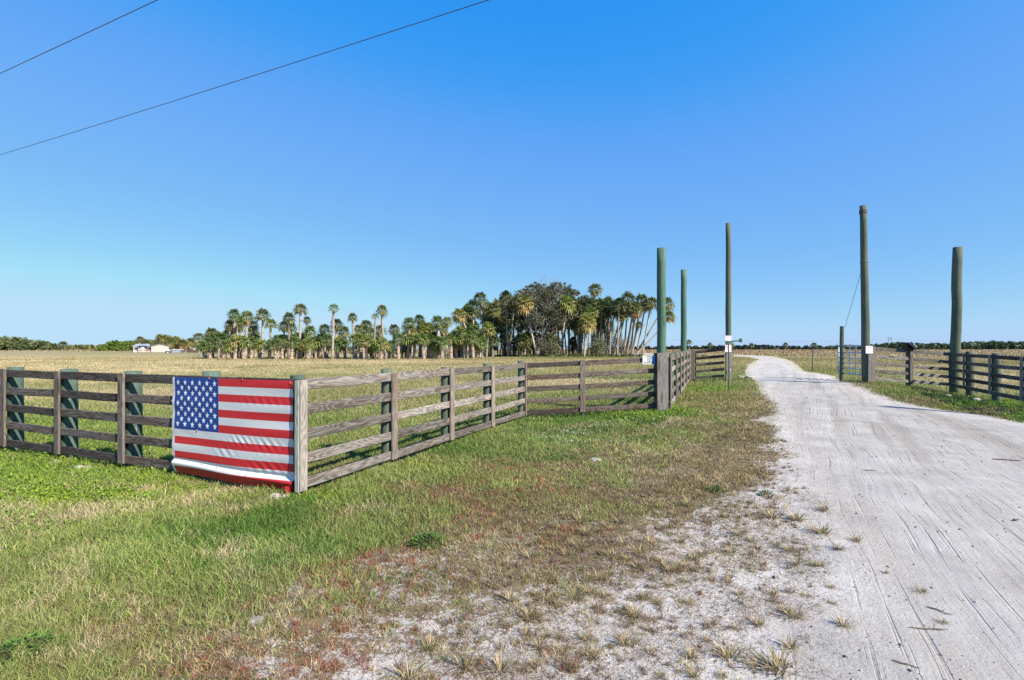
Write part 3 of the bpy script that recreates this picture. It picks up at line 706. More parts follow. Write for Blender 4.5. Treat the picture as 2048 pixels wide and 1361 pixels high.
# corner post, clad on two faces
cp=thing('corner_post','round green corner post clad in grey planks beside the flag','post',(C0.x,C0.y,0)); O=cp.location.copy()
cc=Vector((C0.x,C0.y,0))+Vector((-.917,.398,0))*.10+Vector((.381,.925,0))*.08+Vector((-.045,0,0))
MB().tube([cc-O+Vector((0,0,z)) for z in (-.15,.3,.8,1.388)],[.084,.083,.083,.082],20).build('post',M['post'],cp,smooth=False)
pa=Vector((C0.x,C0.y,0))+Vector((.917,-.398,0))*.036+Vector((RD.x,RD.y,0))*-.03
MB().beam(pa-O+Vector((0,0,.08)),pa-O+Vector((0,0,1.345)),.11,.034,up=(RD.x,RD.y,0),n=4,warp=.002).build('plank',M['plank'],cp)
pb=Vector((C0.x,C0.y,0))-Vector((.381,.925,0))*.074+Vector((LD.x,LD.y,0))*.0
MB().beam(pb-O+Vector((0,0,.07)),pb-O+Vector((0,0,1.34)),.066,.034,up=(LD.x,LD.y,0),n=4,warp=.002).build('plank',M['trim'],cp)
# short brace post seen under the flag edge
bp=Vector((C0.x+LD.x*2.28+.381*.2,C0.y+LD.y*2.28+.925*.2,0))
o=MB().tube([(0,0,-.1),(0,0,.35),(0,0,.74)],[.062,.06,.058],14).build('brace_post',M['post']); o.location=bp; tag(o,'short dark round post behind the lower rails at the flag edge','post')

E1=Vector(RSt[-1]); POLE1=Vector((3.71,12.2))
E1b=Vector((3.545,12.22))
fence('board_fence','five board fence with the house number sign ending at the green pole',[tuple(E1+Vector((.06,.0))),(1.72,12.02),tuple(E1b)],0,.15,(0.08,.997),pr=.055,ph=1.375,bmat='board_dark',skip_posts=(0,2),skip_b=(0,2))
W0=Vector((3.93,12.25)); W1=Vector((8.0,22.0)); wd_=(W1-W0).normalized()
n=7; fence('board_fence','board fence seen end on like a lattice between two green poles',[tuple(W0.lerp(W1,i/(n-1))) for i in range(n)],.16,.25,(-wd_.y,wd_.x),mat='post_grey',pr=.085,skip_posts=(0,))
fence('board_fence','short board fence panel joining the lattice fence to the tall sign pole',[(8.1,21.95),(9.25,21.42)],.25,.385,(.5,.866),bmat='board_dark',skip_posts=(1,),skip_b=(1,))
# right side of the gateway
P4=Vector((13.56,18.8)); Q1=Vector((15.17,18.69)); Q2=Vector((16.57,18.6))
fence('board_fence','sunlit board fence panel right of the gate pole under the solar panel',[tuple(P4+Vector((.16,.02))),tuple(Q1),tuple(Q2)],.43,.20,(.066,.998),skip_posts=(0,2),skip_b=(0,))
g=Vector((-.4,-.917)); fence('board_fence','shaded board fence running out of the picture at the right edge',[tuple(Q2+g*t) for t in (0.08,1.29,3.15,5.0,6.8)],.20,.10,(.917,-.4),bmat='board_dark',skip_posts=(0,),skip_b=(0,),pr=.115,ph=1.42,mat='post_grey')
X2=Q2+g*.95+Vector((.917,-.4))*.16

# ------------------------------------------------------------------ tall poles
def pole(base,h,r0,r1,label,mat,lean=(0,0),clad=None,top=None,wob=.01,group=None):
    z=tz(*base); t=thing('timber_pole',label,'pole',(base[0],base[1],z)); n=12
    pts=[Vector((lean[0]*(k/(n-1))+random.uniform(-wob,wob)*.6,lean[1]*k/(n-1)+random.uniform(-wob,wob)*.6,-.2+(h+.2)*k/(n-1))) for k in range(n)]
    rr=[(r0+(r1-r0)*k/(n-1))*random.uniform(.985,1.015) for k in range(n)]
    m=MB().tube(pts,rr,24); o=m.build('shaft',M[mat],t)
    for q in o.data.polygons: q.use_smooth=len(q.vertices)==4
    return t,z
z1=tz(*POLE1); p1,_=pole(POLE1,1.7+(698-497)/F*12.2-z1,.110,.106,'thick green pole rising from the boxed planks beside the house number sign','post_green')
# plank casing round the foot of pole 1
for c,w_,up in ((Vector((-.02,-.152,0)),.27,(1,0,0)),(Vector((.155,.02,0)),.29,(.39,.92,0)),(Vector((-.137,.012,0)),.27,(0,1,0))):
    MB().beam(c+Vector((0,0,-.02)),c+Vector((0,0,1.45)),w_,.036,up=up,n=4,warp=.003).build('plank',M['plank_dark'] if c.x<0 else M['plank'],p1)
B2=Vector((7.65,21.9)); z2=tz(*B2); pole(B2,1.7+(698-540)/F*21.9-z2,.13,.12,'slimmer green pole at the far end of the lattice fence','post_green')
B3=Vector((9.42,21.4)); z3=tz(*B3); p3,_=pole(B3,1.7+(698-447)/F*21.4-z3,.122,.106,'tall grey green gate pole with two paper signs on it','post_grey')
MB().beam(Vector((-.04,-.155,.03)),Vector((-.04,-.155,1.62)),.25,.034,up=(1,0,0),n=3).build('plank',M['plank'],p3)
z4=tz(*P4); p4,_=pole(P4,1.7+(698-412)/F*18.8-z4,.152,.112,'tallest leaning gate pole with a pinkish notice, right of the metal gate','post_grey',lean=(-.13,0),wob=.012)
MB().beam(Vector((.05,-.21,.05)),Vector((.05,-.21,1.4)),.27,.034,up=(1,-.1,0),n=3).build('plank',M['plank'],p4)
hh=1.7+(698-412)/F*18.8-z4
MB().tube([(-.127,0,hh-.30),(-.129,0,hh-.16)],[.134,.128],20).build('band',M['stick'],p4)
hb=1.7+(698-524)/F*18.8-z4; MB().tube([(-.085,0,hb-.02),(-.085,0,hb+.02)],.142,20).build('band',M['steel'],p4)
z5=tz(X2.x,X2.y); P5=(16.66,18.5); z5=tz(*P5); pole(P5,1.7+(698-495)/F*18.5-z5,.16,.148,'thick grey pole standing behind the right hand fence','post_grey',wob=.025,lean=(.12,0))
# off-picture utility poles carrying the overhead lines (the nearer one throws its shadow over the drive)
def upole(base,h,label):
    t,z=pole(base,h,.20,.15,label,'post_grey'); t.name='utility_pole'; return t
UP=Vector((22.75,4.2)); u1=upole(UP,12.1,'utility pole right of the drive whose long shadow crosses the sand')
def wire(name,img,label,z_end,xr,xl,r):
    (x0,y0),(x1,y1)=img; r1=Vector(((x0-CX)/F,1,(HY-y0)/F)); r2=Vector(((x1-CX)/F,1,(HY-y1)/F)); nrm=r1.cross(r2)
    dirv=Vector((-.906,.4226,.018)).normalized(); dirv=(dirv-nrm*(dirv.dot(nrm)/nrm.dot(nrm))).normalized()
    # point on plane at x=xr, z=z_end
    yy=-(nrm.x*xr+nrm.z*(z_end-EYE))/nrm.y; A=Vector((xr,yy,z_end)); L=(xr-xl)/-dirv.x
    pts=[A+dirv*(L*k/60) for k in range(61)]
    for k,p in enumerate(pts): p.z-=.35*4*(k/60)*(1-k/60)-.27
    pts[0].z=z_end
    o=MB().tube([p-pts[0] for p in pts],r,6).build(name,M['cable']); o.location=pts[0]; tag(o,label,'cable'); return A,pts[-1]
a1,b1=wire('power_line',((0,310),(970,0)),'long overhead line crossing the sky from left edge to top middle',12.0,22.75,-48,.013)
a2,b2=wire('power_line',((0,144),(305,0)),'shorter overhead line cutting the top left corner of the sky',12.0,34,-60,.013)

# ------------------------------------------------------------------ flag
def flag():
    f0=C0+LD*.088; f1=C0+LD*2.17; W=(f1-f0).length; NX,NZ=520,330; zt,zb=1.332,.09
    t=np.linspace(0,1,NX); s=np.linspace(0,1,NZ); T,S=np.meshgrid(t,s)        # T: 0 at the hoist (left end), S: 0 at top
    fr=Vector((-.381,-.925)); Z=zt-(zt-zb)*S
    # lower hem hangs free, drooping toward the corner post
    Z=Z-.03*np.clip((S-.9)/.1,0,1)*(.2+T)-.02*np.sin(T*3.14)*np.clip(S*1.1,0,1)*.5
    out=.012+.012*np.sin(T*9+S*3)*S
    rid=lambda T,S,a,b,k,amp,cx,cz,rx,rz: .55*amp*np.sin((T*a+S*b)*k)*np.exp(-((T-cx)/rx)**2-((S-cz)/rz)**2)
    out+=rid(T,S,1,-.55,120,.006,.62,.60,.10,.05)+rid(T,S,1,-.55,110,.006,.80,.62,.10,.06)+rid(T,S,1,-.2,105,.005,.78,.20,.2,.03)
    out+=rid(T,S,1,-.6,95,.006,.80,.83,.13,.05)+rid(T,S,1,-.6,90,.005,.47,.72,.08,.05)+rid(T,S,.8,-1,42,.003,.15,.3,.2,.3)
    rail=np.abs(((zt-(zt-zb)*S)[:,:1]-np.array(BZ)[None]).min(1))[:,None]
    gap=np.clip(1-np.exp(-(np.min(np.abs((zt-(zt-zb)*S)[:,:,None]-np.array(BZ)),-1)/.09)**2),0,1)
    out-=.010*gap*(.5+.5*np.sin(T*6+2))
    # roll above the last stripe: the cloth bulges out then tucks under
    bul=np.exp(-((S-(.895+.05*T))/.028)**2); out+=.030*bul*(.5+.5*T)-.02*np.exp(-((S-(.86+.04*T))/.02)**2)
    out=out+.02+np.clip((S-.93)/.07,0,1)*-.03
    Xp=f1.x+(f0.x-f1.x)*T+fr.x*out; Yp=f1.y+(f0.y-f1.y)*T+fr.y*out
    base=Vector((f1.x,f1.y,0))
    V=np.stack([Xp-base.x,Yp-base.y,Z],-1).reshape(-1,3)
    V[:,0]+=fr.x*.03; V[:,1]+=fr.y*.03
    red=np.array((.56,.024,.034)); wht=np.array((.63,.64,.67)); blu=np.array((.010,.05,.27))
    hd=.02; tt=(T-hd)/(1-hd)
    k=np.floor(S*13).astype(int).clip(0,12); col=np.where((k%2==0)[...,None],red,wht)
    can=(tt<.40)&(S<7/13); col=np.where(can[...,None],blu,col)
    ax=tt*1.9; az=S                                                        # metres in units of flag height
    for i in range(9):
        cnt=6 if i%2==0 else 5
        for j in range(cnt):
            cxs=(.40*1.9)*((1+2*j) if cnt==6 else (2+2*j))/12; czs=(7/13)*(i+1)/10
            dx=ax-cxs; dz=czs-az; r=np.hypot(dx,dz); m=r<.038
            if not m.any(): continue
            th=np.arctan2(dx,dz); ph=np.mod(th+np.pi/5,2*np.pi/5)-np.pi/5; a_=np.abs(ph)
            R0=.034; r1=R0*.382
            # edge of a five pointed star in one half wedge
            p0=(R0,0.0); p1=(r1*math.cos(np.pi/5),r1*math.sin(np.pi/5))
            X_=r*np.cos(a_); Y_=r*np.sin(a_)
            ins=((p1[0]-p0[0])*(Y_-p0[1])-(p1[1]-p0[1])*(X_-p0[0]))>0
            col=np.where((ins&m)[...,None],np.array((.86,.87,.89)),col)
    col=np.where((tt<0)[...,None],wht*.95,col)
    q=np.arange(NX*NZ).reshape(NZ,NX); quads=np.stack([q[:-1,:-1].ravel(),q[1:,:-1].ravel(),q[1:,1:].ravel(),q[:-1,1:].ravel()],-1)
    k_=NT('nylon_flag_cloth'); a=k_.n('ShaderNodeAttribute',_attribute_name='col').outputs[0]
    n_=k_.noise(k_.n('ShaderNodeTexCoord').outputs['Object'],3,4)
    c_=k_.mix(k_.math('MULTIPLY',n_,.25),a,k_.mix(1,a,(.75,.75,.75),'MULTIPLY'))
    m_=k_.bsdf(c_,.45,spec=.4,trans=.06)
    t_=thing('flag','american flag with fifty stars tied flat over the left board fence','flag',base)
    me=np_mesh('cloth',V,quads,None,col.reshape(-1,3),m_,True); put(bpy.data.objects.new('cloth',me),t_)
    # orange ties along the edges
    for T0,S0 in ((.34,.0),(.62,.0),(.99,.02),(1,.31),(1,.62),(.26,.88),(.40,.89),(.66,.92),(.0,.25),(.0,.55),(.23,.535)):
        i=min(NZ-1,int(S0*(NZ-1))); j=min(NX-1,int(T0*(NX-1))); p=Vector(V[i*NX+j])+Vector((fr.x,fr.y,0))*.006
        MB().tube([p-Vector((0,0,.008)),p+Vector((fr.x*.004,fr.y*.004,.008))],[.006,.005],7).build('tie',M['redtie'],t_)
    # loose red corner hanging to the ground at the post
    mm=MB(); a_=Vector((f0.x-base.x,f0.y-base.y,0))+Vector((fr.x,fr.y,0))*.07; d=Vector((LD.x,LD.y,0))
    g0=[(0,.115),(.04,.12),(.10,.115),(.18,.11)]; g1=[(-.005,-.0),(.035,.02),(.075,.035),(.14,.07)]
    for k in range(3):
        w0=Vector((fr.x,fr.y,0))*(.012*(-1)**k); w1=Vector((fr.x,fr.y,0))*(.012*(-1)**(k+1))
        mm.quad([a_+d*g0[k][0]+Vector((0,0,g0[k][1]))+w0,a_+d*g1[k][0]+Vector((0,0,g1[k][1]))+w0,a_+d*g1[k+1][0]+Vector((0,0,g1[k+1][1]))+w1,a_+d*g0[k+1][0]+Vector((0,0,g0[k+1][1]))+w1])
    mm.c=[(*red*.8,1)]*len(mm.v); mm.build('loose_corner',m_,t_)
flag()

# ------------------------------------------------------------------ signs, with their lettering as thin solid text
def text_mesh(txt,size,mat,parent,M4,bold=0,ext=.002,name='lettering'):
    cu=bpy.data.curves.new('txt','FONT'); cu.body=txt; cu.size=size; cu.align_x='CENTER'; cu.align_y='CENTER'; cu.extrude=ext; cu.offset=bold
    ot=bpy.data.objects.new('txt',cu); COL.objects.link(ot); bpy.context.view_layer.update()
    me=bpy.data.meshes.new_from_object(ot.evaluated_get(bpy.context.evaluated_depsgraph_get())); bpy.data.objects.remove(ot)
    me.transform(M4); me.materials.clear(); me.materials.append(mat)
    o=bpy.data.objects.new(name,me); put(o,parent); return o
def sign_frame(centre,nrm):
    n=Vector(nrm).normalized(); z=Vector((0,0,1)); x=z.cross(n).normalized()
    return Matrix((( x.x,z.x,n.x,0),(x.y,z.y,n.y,0),(x.z,z.z,n.z,0),(0,0,0,1)))
# house number sign on the top rail, partly behind the plank casing
sx0=ray(1287,724,12.14); cxm=ray(1297.5,720.5,12.12); wpx=12.1/F
sg=thing('number_sign','white sign with number 12 and blue end on the top rail','sign',(cxm.x,12.12,cxm.z)); fm=sign_frame(None,(0,-1,0))
Wd,Hd=25*wpx,17.5*wpx
MB().beam(Vector((-Wd/2,0,0)),Vector((Wd*.22,0,0)),Hd,.006,bev=.001).build('face',M['white'],sg)
MB().beam(Vector((Wd*.22,0,0)),Vector((Wd/2,0,0)),Hd,.006,bev=.001).build('blue_end',M['bluesign'],sg)
sh=lambda x,z,sx=1: Matrix.Translation((x,-.0035,z))@fm@Matrix.Diagonal((sx,1,1,1))
text_mesh('12',.125,M['ink'],sg,sh(.003,.0,.72),.003); text_mesh('772-257-1520',.045,M['ink'],sg,sh(.0,-.068),.0008)
m=MB()
pts=[(.003+.062*math.cos(a),.052+.036*math.sin(a)) for a in np.linspace(R(20),R(160),9)]
for (x0,z0_),(x1,z1_) in zip(pts,pts[1:]): m.beam((x0,-.005,z0_),(x1,-.005,z1_),.013,.003,bev=.0005)
m.build('emblem',M['ink'],sg)
# paper signs on the tall pole
for (py,label,h_,mt,lines) in ((678,'faded pink notice wrapped on the tall gate pole above the green arm',12,'pink',('NO','TRESPASSING')),(697.5,'pale lavender notice on the tall gate pole below the green arm',14,'paper',('POSTED','PRIVATE'))):
    c=ray(1456.5,py,21.4-.185); t=thing('paper_notice',label,'sign',c)
    k=21.2/F
    MB().beam((-6*k,0,0),(6*k,0,0),h_*k,.006,bev=.001).build('face',M['paper'],t)
    MB().beam((-5.4*k,-.0045,h_*k*.3),(5.4*k,-.0045,h_*k*.3),h_*k*.22,.003,bev=.0005).build('heading',M['pink'],t)
    for li in range(2): MB().beam((-4.6*k,-.0045,-h_*k*(.02+.2*li)),(4.6*k,-.0045,-h_*k*(.02+.2*li)),h_*k*.05,.003,bev=.0005).build('print_line',M['pink'],t)
c=ray(1738.5,700,18.8-.235); t=thing('paper_notice','pinkish notice on the plank of the leaning gate pole','sign',c); k=18.6/F
MB().beam((-7*k,0,0),(7*k,0,0),15*k,.006,bev=.001).build('face',M['paper'],t)
MB().beam((-6*k,-.0045,5*k),(6*k,-.0045,5*k),3*k,.003,bev=.0005).build('heading',M['pink'],t)
for li in range(3): MB().beam((-5.5*k,-.0045,(1-2.4*li)*k),(5.5*k,-.0045,(1-2.4*li)*k),.8*k,.003,bev=.0005).build('print_line',M['pink'],t)

# ------------------------------------------------------------------ gate hardware
def gate():
    a=ray(1724.5,692,20.3); b=ray(1677,693,22.7); a.z=b.z=0
    zt=1.82; zb=.62
    t=thing('metal_gate','grey metal tube gate standing open beside the leaning gate pole','gate',(a.x,a.y,zb)); O=t.location.copy()
    rails=[zb+(zt-zb)*f for f in (0,.19,.37,.56,.76,1)]
    m=MB(); 
    for e in (a,b): m.tube([Vector((e.x,e.y,zb-.02))-O,Vector((e.x,e.y,zt+.02))-O],.032,10)
    for z in (zb,zt): m.tube([Vector((a.x,a.y,z))-O,Vector((b.x,b.y,z))-O],.032,10)
    m.build('frame',M['metal'],t,smooth=True)
    for z in rails[1:-1]: MB().tube([Vector((a.x,a.y,z))-O,Vector((b.x,b.y,z))-O],.024,8).build('bar',M['metal'],t,smooth=True)
    for f in (.28,.53,.8):
        p=a.lerp(b,f); d=(b-a).normalized()
        MB().beam(Vector((p.x,p.y,zb))-O-Vector((d.y,-d.x,0))*-.03,Vector((p.x,p.y,zt))-O-Vector((d.y,-d.x,0))*-.03,.11,.012,up=tuple(d),bev=.002).build('strap',M['metal'],t)
gate()
gp=ray(1683.5,752,22.2); zg=tz(gp.x,gp.y); hgp=1.7+(698-653)/F*22.2-zg
o=MB().tube([(0,0,-.1),(.01,0,.8),(.0,0,1.5),(.01,0,hgp)],[.10,.095,.09,.08],16).build('gate_post',M['post_grey']); o.location=(gp.x,gp.y,zg); tag(o,'short grey wooden post behind the metal gate with a guy cable','post')
ta=ray(1725.5,532,18.8); tb=ray(1690,655,22.2)
o=MB().tube([Vector((0,0,0)),tb-ta],.008,6).build('guy_cable',M['cable']); o.location=ta; tag(o,'thin guy cable slanting from the leaning gate pole to the short post','cable')
# solar panel of the gate opener
so=thing('solar_panel','small tilted dark solar panel on top of the brown fence post','solar panel',(Q1.x-.05,Q1.y-.05,1.70))
mt=MB(); mt.tube([(0,0,-.02),(0,0,.14)],.018,8); mt.build('bracket',M['dark'],so)
def slab(cx,cz,w,dp,th,ty,mat,name,cy=0,tx=.0):
    me=MB().beam((-w/2,0,0),(w/2,0,0),th,dp,bev=.004).build(name,mat,so); me.location=(cx,cy,cz); me.rotation_euler=(tx,ty,.15)
slab(-.09,.12,.36,.30,.025,R(38),M['panel_glass'],'panel'); slab(-.10,.10,.37,.31,.02,R(38),M['dark'],'backing')
slab(.12,.13,.20,.12,.03,R(38),M['metal'],'control_box'); slab(-.02,.0,.30,.14,.06,R(8),M['dark'],'mount')
# green metal stand with side arm
gb=at(1459,781); zz=tz(*gb); Dg=gb[1]; k=Dg/F; st=thing('metal_stand','dark green metal post with a side arm standing before the gate pole','post',(gb[0],gb[1],zz))
top=1.7+(698-683)/F*Dg-zz
MB().tube([(-.02,0,-.1),(-.02,0,top*.5),(-.05,0,top)],.022,10).build('shaft',M['greenmetal'],st)
MB().box((-.08,0,top-.05),(.11,.08,.13),bev=.008).build('bracket',M['greenmetal'],st)
MB().tube([(-.04,0,top-.02),(22*k,0,top+.03)],[.03,.026],10).build('arm',M['greenmetal'],st)
MB().box((22.5*k,0,top+.03),(.07,.08,8*k),bev=.008).build('end_plate',M['greenmetal'],st)
MB().box((.012,-.03,top*.42),(.035,.02,.05)).build('latch',M['white'],st)
# reflector post in the bend and gooseneck
gb=at(1625,743.5); zz=tz(*gb); k=gb[1]/F; h_=1.7+(698-697)/F*gb[1]-zz
gn=thing('gooseneck_post','thin dark gooseneck post on the verge beyond the gateway','post',(gb[0],gb[1],zz))
MB().tube([(0,0,-.1),(0,0,h_*.6),(.0,0,h_*.85),(.05,0,h_*.97),(.15,0,h_),(.25,0,h_-.03)],.028,8).build('shaft',M['greenmetal'],gn,smooth=True)
MB().box((.30,0,h_+.0),(.30,.16,.14),bev=.02).build('intercom',M['dark'],gn)
# concrete kerb end at the gateway
gb=at(1487,757); t=MB()
t.beam((-.35,0,.06),(.35,-.1,.04),.13,.22,bev=.02); t.beam((-.05,-.12,.10),(.18,-.35,.02),.09,.12,bev=.015)
o=t.build('concrete_kerb',M['rock']); o.location=(gb[0]+.1,gb[1],tz(*gb)); tag(o,'broken white concrete kerb end at the left side of the gateway','kerb')

# ------------------------------------------------------------------ palms
def fan(m,base,d,up,pet,rad,ntip,spread,droop,col,wf=1):
    d=Vector(d).normalized(); side=d.cross(Vector((0,0,1)));
    if side.length<.05: side=Vector((1,0,0))
    side.normalize(); nrm=side.cross(d).normalized()
    hub=base+d*pet+Vector((0,0,-droop*.25*pet))
    w=.02
    n=len(m.v); m.v+=[tuple(base-side*w),tuple(base+side*w),tuple(hub+side*w),tuple(hub-side*w)]
    m.f.append((n,n+1,n+2,n+3)); m.uv.append([(0,0)]*4); m.mi.append(0); m.c+=[(*(np.array(col)*1.1),1)]*4
    for i in range(ntip):
        f=(i/(ntip-1)*2-1); a=f*spread; dd=(d*math.cos(a)+side*math.sin(a)).normalized()
        L=rad*(1-.28*abs(f)**1.5)*random.uniform(.85,1.1)
        q=dd.cross(nrm).normalized(); ww=L*spread/ntip*.50*wf
        mid=hub+dd*L*.55+nrm*(.05*L)-Vector((0,0,droop*L*.16)); tip=hub+dd*L*.95-Vector((0,0,droop*L*random.uniform(.5,.8)))
        n=len(m.v); m.v+=[tuple(hub),tuple(mid-q*ww),tuple(tip),tuple(mid+q*ww)]
        m.f.append((n,n+1,n+2,n+3)); m.uv.append([(0,0)]*4); m.mi.append(0)
        c=np.array(col)*random.uniform(.75,1.3); m.c+=[(*c,1)]*4
def crown_mesh(seed,nl,greens,lo=-.55,rad=.62,ratio=1.0,ntip=9,hue=0):
    random.seed(seed); m=MB(); ga=2.39996
    for i in range(nl):
        f=(i+.5)/nl; el=lo+(1.35-lo)*f**.9; az=i*ga+random.uniform(-.25,.25)
        d=Vector((math.cos(az)*math.cos(el),math.sin(az)*math.cos(el),math.sin(el)*ratio))
        c=greens[0]*(1-f)+greens[1]*f if random.random()>.12 else greens[2]
        fan(m,Vector((0,0,-.05))+d*.04,d,None,random.uniform(.36,.55),rad*random.uniform(.8,1.1),ntip,1.9,.55+.5*(1-f),c)
    return m.build('crown',M['frond'],mesh_only=True)
def dead_mesh(seed,nl=22):
    random.seed(seed); m=MB()
    for i in range(nl):
        az=i*2.4+random.uniform(-.3,.3); el=random.uniform(-1.25,-.55)
        d=Vector((math.cos(az)*math.cos(el),math.sin(az)*math.cos(el),math.sin(el)))
        c=np.array((.44,.28,.15)) if random.random()<.6 else np.array((.33,.30,.12))
        fan(m,Vector((0,0,-.1)),d,None,random.uniform(.3,.5),.5*random.uniform(.7,1.1),7,1.5,.9,c*random.uniform(.7,1.2),.8)
    return m.build('dead_fronds',M['frond'],mesh_only=True)
G=np.array
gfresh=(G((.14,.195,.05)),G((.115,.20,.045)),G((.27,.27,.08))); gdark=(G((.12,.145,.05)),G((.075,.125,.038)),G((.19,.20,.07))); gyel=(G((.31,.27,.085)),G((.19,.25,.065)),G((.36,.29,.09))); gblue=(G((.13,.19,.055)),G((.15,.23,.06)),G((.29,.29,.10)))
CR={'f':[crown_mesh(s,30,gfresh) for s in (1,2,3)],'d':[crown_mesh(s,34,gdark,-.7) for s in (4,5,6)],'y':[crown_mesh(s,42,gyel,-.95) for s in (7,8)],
    's':[crown_mesh(s,15,gfresh,-.2,.55) for s in (9,10)],'b':[crown_mesh(s,27,gblue,-.5,.72) for s in (11,12,13)]}
DM=[dead_mesh(s) for s in (21,22,23)]
random.seed(99)
PALM_N=[0]
def palm(cx,cy,bx,D,cr,label,group=None,kind='f',tr=.17,dead=0,boot=False,bend=0.0,flare=1.25,dy=0):
    """crown centre (cx,cy) and base bx as seen from the photo's spot, at distance D; cr = crown radius in metres"""
    X0=(bx-CX)/F*D; Xc=(cx-CX)/F*D; zc=EYE+(HY-cy)/F*D; z0=tz(X0,D)
    t=thing('palm_tree',label,'palm tree',(X0,D,z0),group)
    n=9; dx=Xc-X0; hh=zc-z0; pts=[]; rr=[]
    for k in range(n):
        f=k/(n-1); pts.append(Vector((dx*(f+bend*math.sin(f*math.pi)*(1 if dx>=0 else 1))+0,dy*f,-.15+(hh+.05)*f)))
        rr.append(tr*(flare-(flare-1)*min(1,f*5))*random.uniform(.93,1.07))
    if boot: rr=[tr*random.uniform(.95,1.08)*(1.0 if k<n-2 else .8) for k in range(n)]
    MB().tube(pts,rr,9,wob=.06 if boot else .02).build('trunk',M['boot' if boot else 'trunk'],t,smooth=not boot)
    ms=CR[kind]; o=bpy.data.objects.new('crown',ms[PALM_N[0]%len(ms)]); put(o,t); o.location=(dx,dy,hh); o.rotation_euler=(random.uniform(-.12,.12),random.uniform(-.12,.12),random.uniform(0,6.28)); s=cr*random.uniform(.95,1.05); o.scale=(s,s,s*random.uniform(.9,1.05))
    if dead:
        o=bpy.data.objects.new('dead_fronds',DM[PALM_N[0]%3]); put(o,t); o.location=(dx,dy,hh-.1*cr); o.rotation_euler=(0,0,random.uniform(0,6.28)); s=cr*dead; o.scale=(s,s,s)
    PALM_N[0]+=1
    return t
# single tall palms standing out of the left part of the grove
for a in ((397,673,398,120,1.55,'small lone palm between the white house and the palm grove','d',.22,0,0,0),
          (468,628,473,84,1.25,'thick trunked tall palm at the left end of the grove','f',.27,.7,0,0),
          (481,641,482,88,1.2,'palm half hidden between the two leftmost tall palms','f',.22,.6,0,0),
          (494,634,491,82,1.55,'bushy tall palm third from the left end of the grove','f',.24,.8,0,0),
          (526,629,524,86,1.55,'tall palm with wide drooping fronds near the left end','d',.19,0,0,0),
          (578,635,578,77,1.15,'slim tall palm with a round crown, standing in front of the row','d',.16,.5,0,0),
          (601,617,597,80,1.4,'very tall palm with flat umbrella crown on the left side','d',.19,0,0,.2),
          (614,639,613,90,.95,'thin palm with a small crown right of the umbrella palm','d',.2,0,0,0),
          (667,618,665,78,1.2,'tall palm with a ragged windswept crown and thick collar','s',.2,.45,0,0),
          (649,657,650,90,1.35,'dark crowned palm just left of the ragged palm','d',.2,0,0,0),
          (673,648,672,92,1.6,'round crowned palm behind the ragged palm trunk','d',.2,0,0,0),
          (705,634,708,80,.95,'slim palm with small tufted crown in a sky gap','d',.16,.3,0,0),
          (751,634,747,82,.95,'slim palm with a sparse narrow crown left of a taller one','s',.15,.4,0,0),
          (764,619,772,77,1.1,'tall slim palm with leaning trunk and small crown mid grove','d',.2,0,0,.25),
          (727,660,727,88,1.5,'squat dark palm crown between the two slim palms','d',.2,0,0,0),
          (759,659,757,88,1.4,'low dark palm crown behind the leaning slim palm','d',.2,0,0,0),
          (788,657,786,88,1.3,'round palm crown right of the leaning slim palm','d',.2,0,0,0),
          (818,647,818,85,1.5,'pale trunked palm with spiky crown right of mid grove','f',.2,.4,0,0),
          (839,638,840,90,1.3,'dark palm above the spiky crowned palm','d',.2,0,0,0),
          (855,657,856,92,1.5,'yellowing palm below the dark palm right of mid grove','y',.2,0,0,0),
          (875,645,879,82,1.6,'thick booted palm where the grove starts to rise','f',.3,.6,0,0),
          (894,643,893,88,1.2,'palm with hanging brown fronds where the grove rises','f',.18,.8,0,0)):
    cx,cy,bx,D,cr,lab,kd,tr,dd,bt,bn=a; palm(cx,cy,bx,D,cr,lab,None,kd,tr,dd,bool(bt),bn)
# front row of short booted palms
xs_=[412,421,438,447,457,470,488,503,520,538,552,565,583,601,616,632,642,655,676,691,712,722,733,745,762,779,797,815,827,848,858,872,884,902,913,930,947]
for i,bx in enumerate(xs_):
    D=random.uniform(75,84); h=random.choice((2.1,2.4,2.8,3.3)); cy=HY-(h-EYE+tz(0,D))/D*F; lean=random.uniform(-4,4)
    palm(bx+lean,cy,bx,D,random.uniform(1.25,1.6),'short stout booted palm in the front row of the grove','short palms in the front row of the grove',random.choice('bbff'),random.uniform(.22,.32),random.choice((0,0,.5)),True)
# middle row
for i in range(78):
    bx=random.uniform(408,985); D=random.uniform(86,100); h=random.choice((random.uniform(1.8,3.2),random.uniform(3.2,5.4))); cy=HY-(h-EYE)/D*F
    palm(bx+random.uniform(-4,4),cy,bx,D,random.uniform(1.4,1.8),'middle height palm packed behind the front row of the grove','palms packed behind the front row of the grove',random.choice('bddf'),.2,random.choice((0,0,0,.6)),False)
for i in range(22):
    bx=random.uniform(440,900); D=random.uniform(84,98); h=random.uniform(4.6,6.8); palm(bx+random.uniform(-7,7),HY-(h-EYE)/D*F,bx,D,random.uniform(1.0,1.5),'slender palm rising just above the packed low palms','slender palms above the packed low palms',random.choice('dddfy'),random.uniform(.14,.2),random.choice((0,.5,.8)),False)
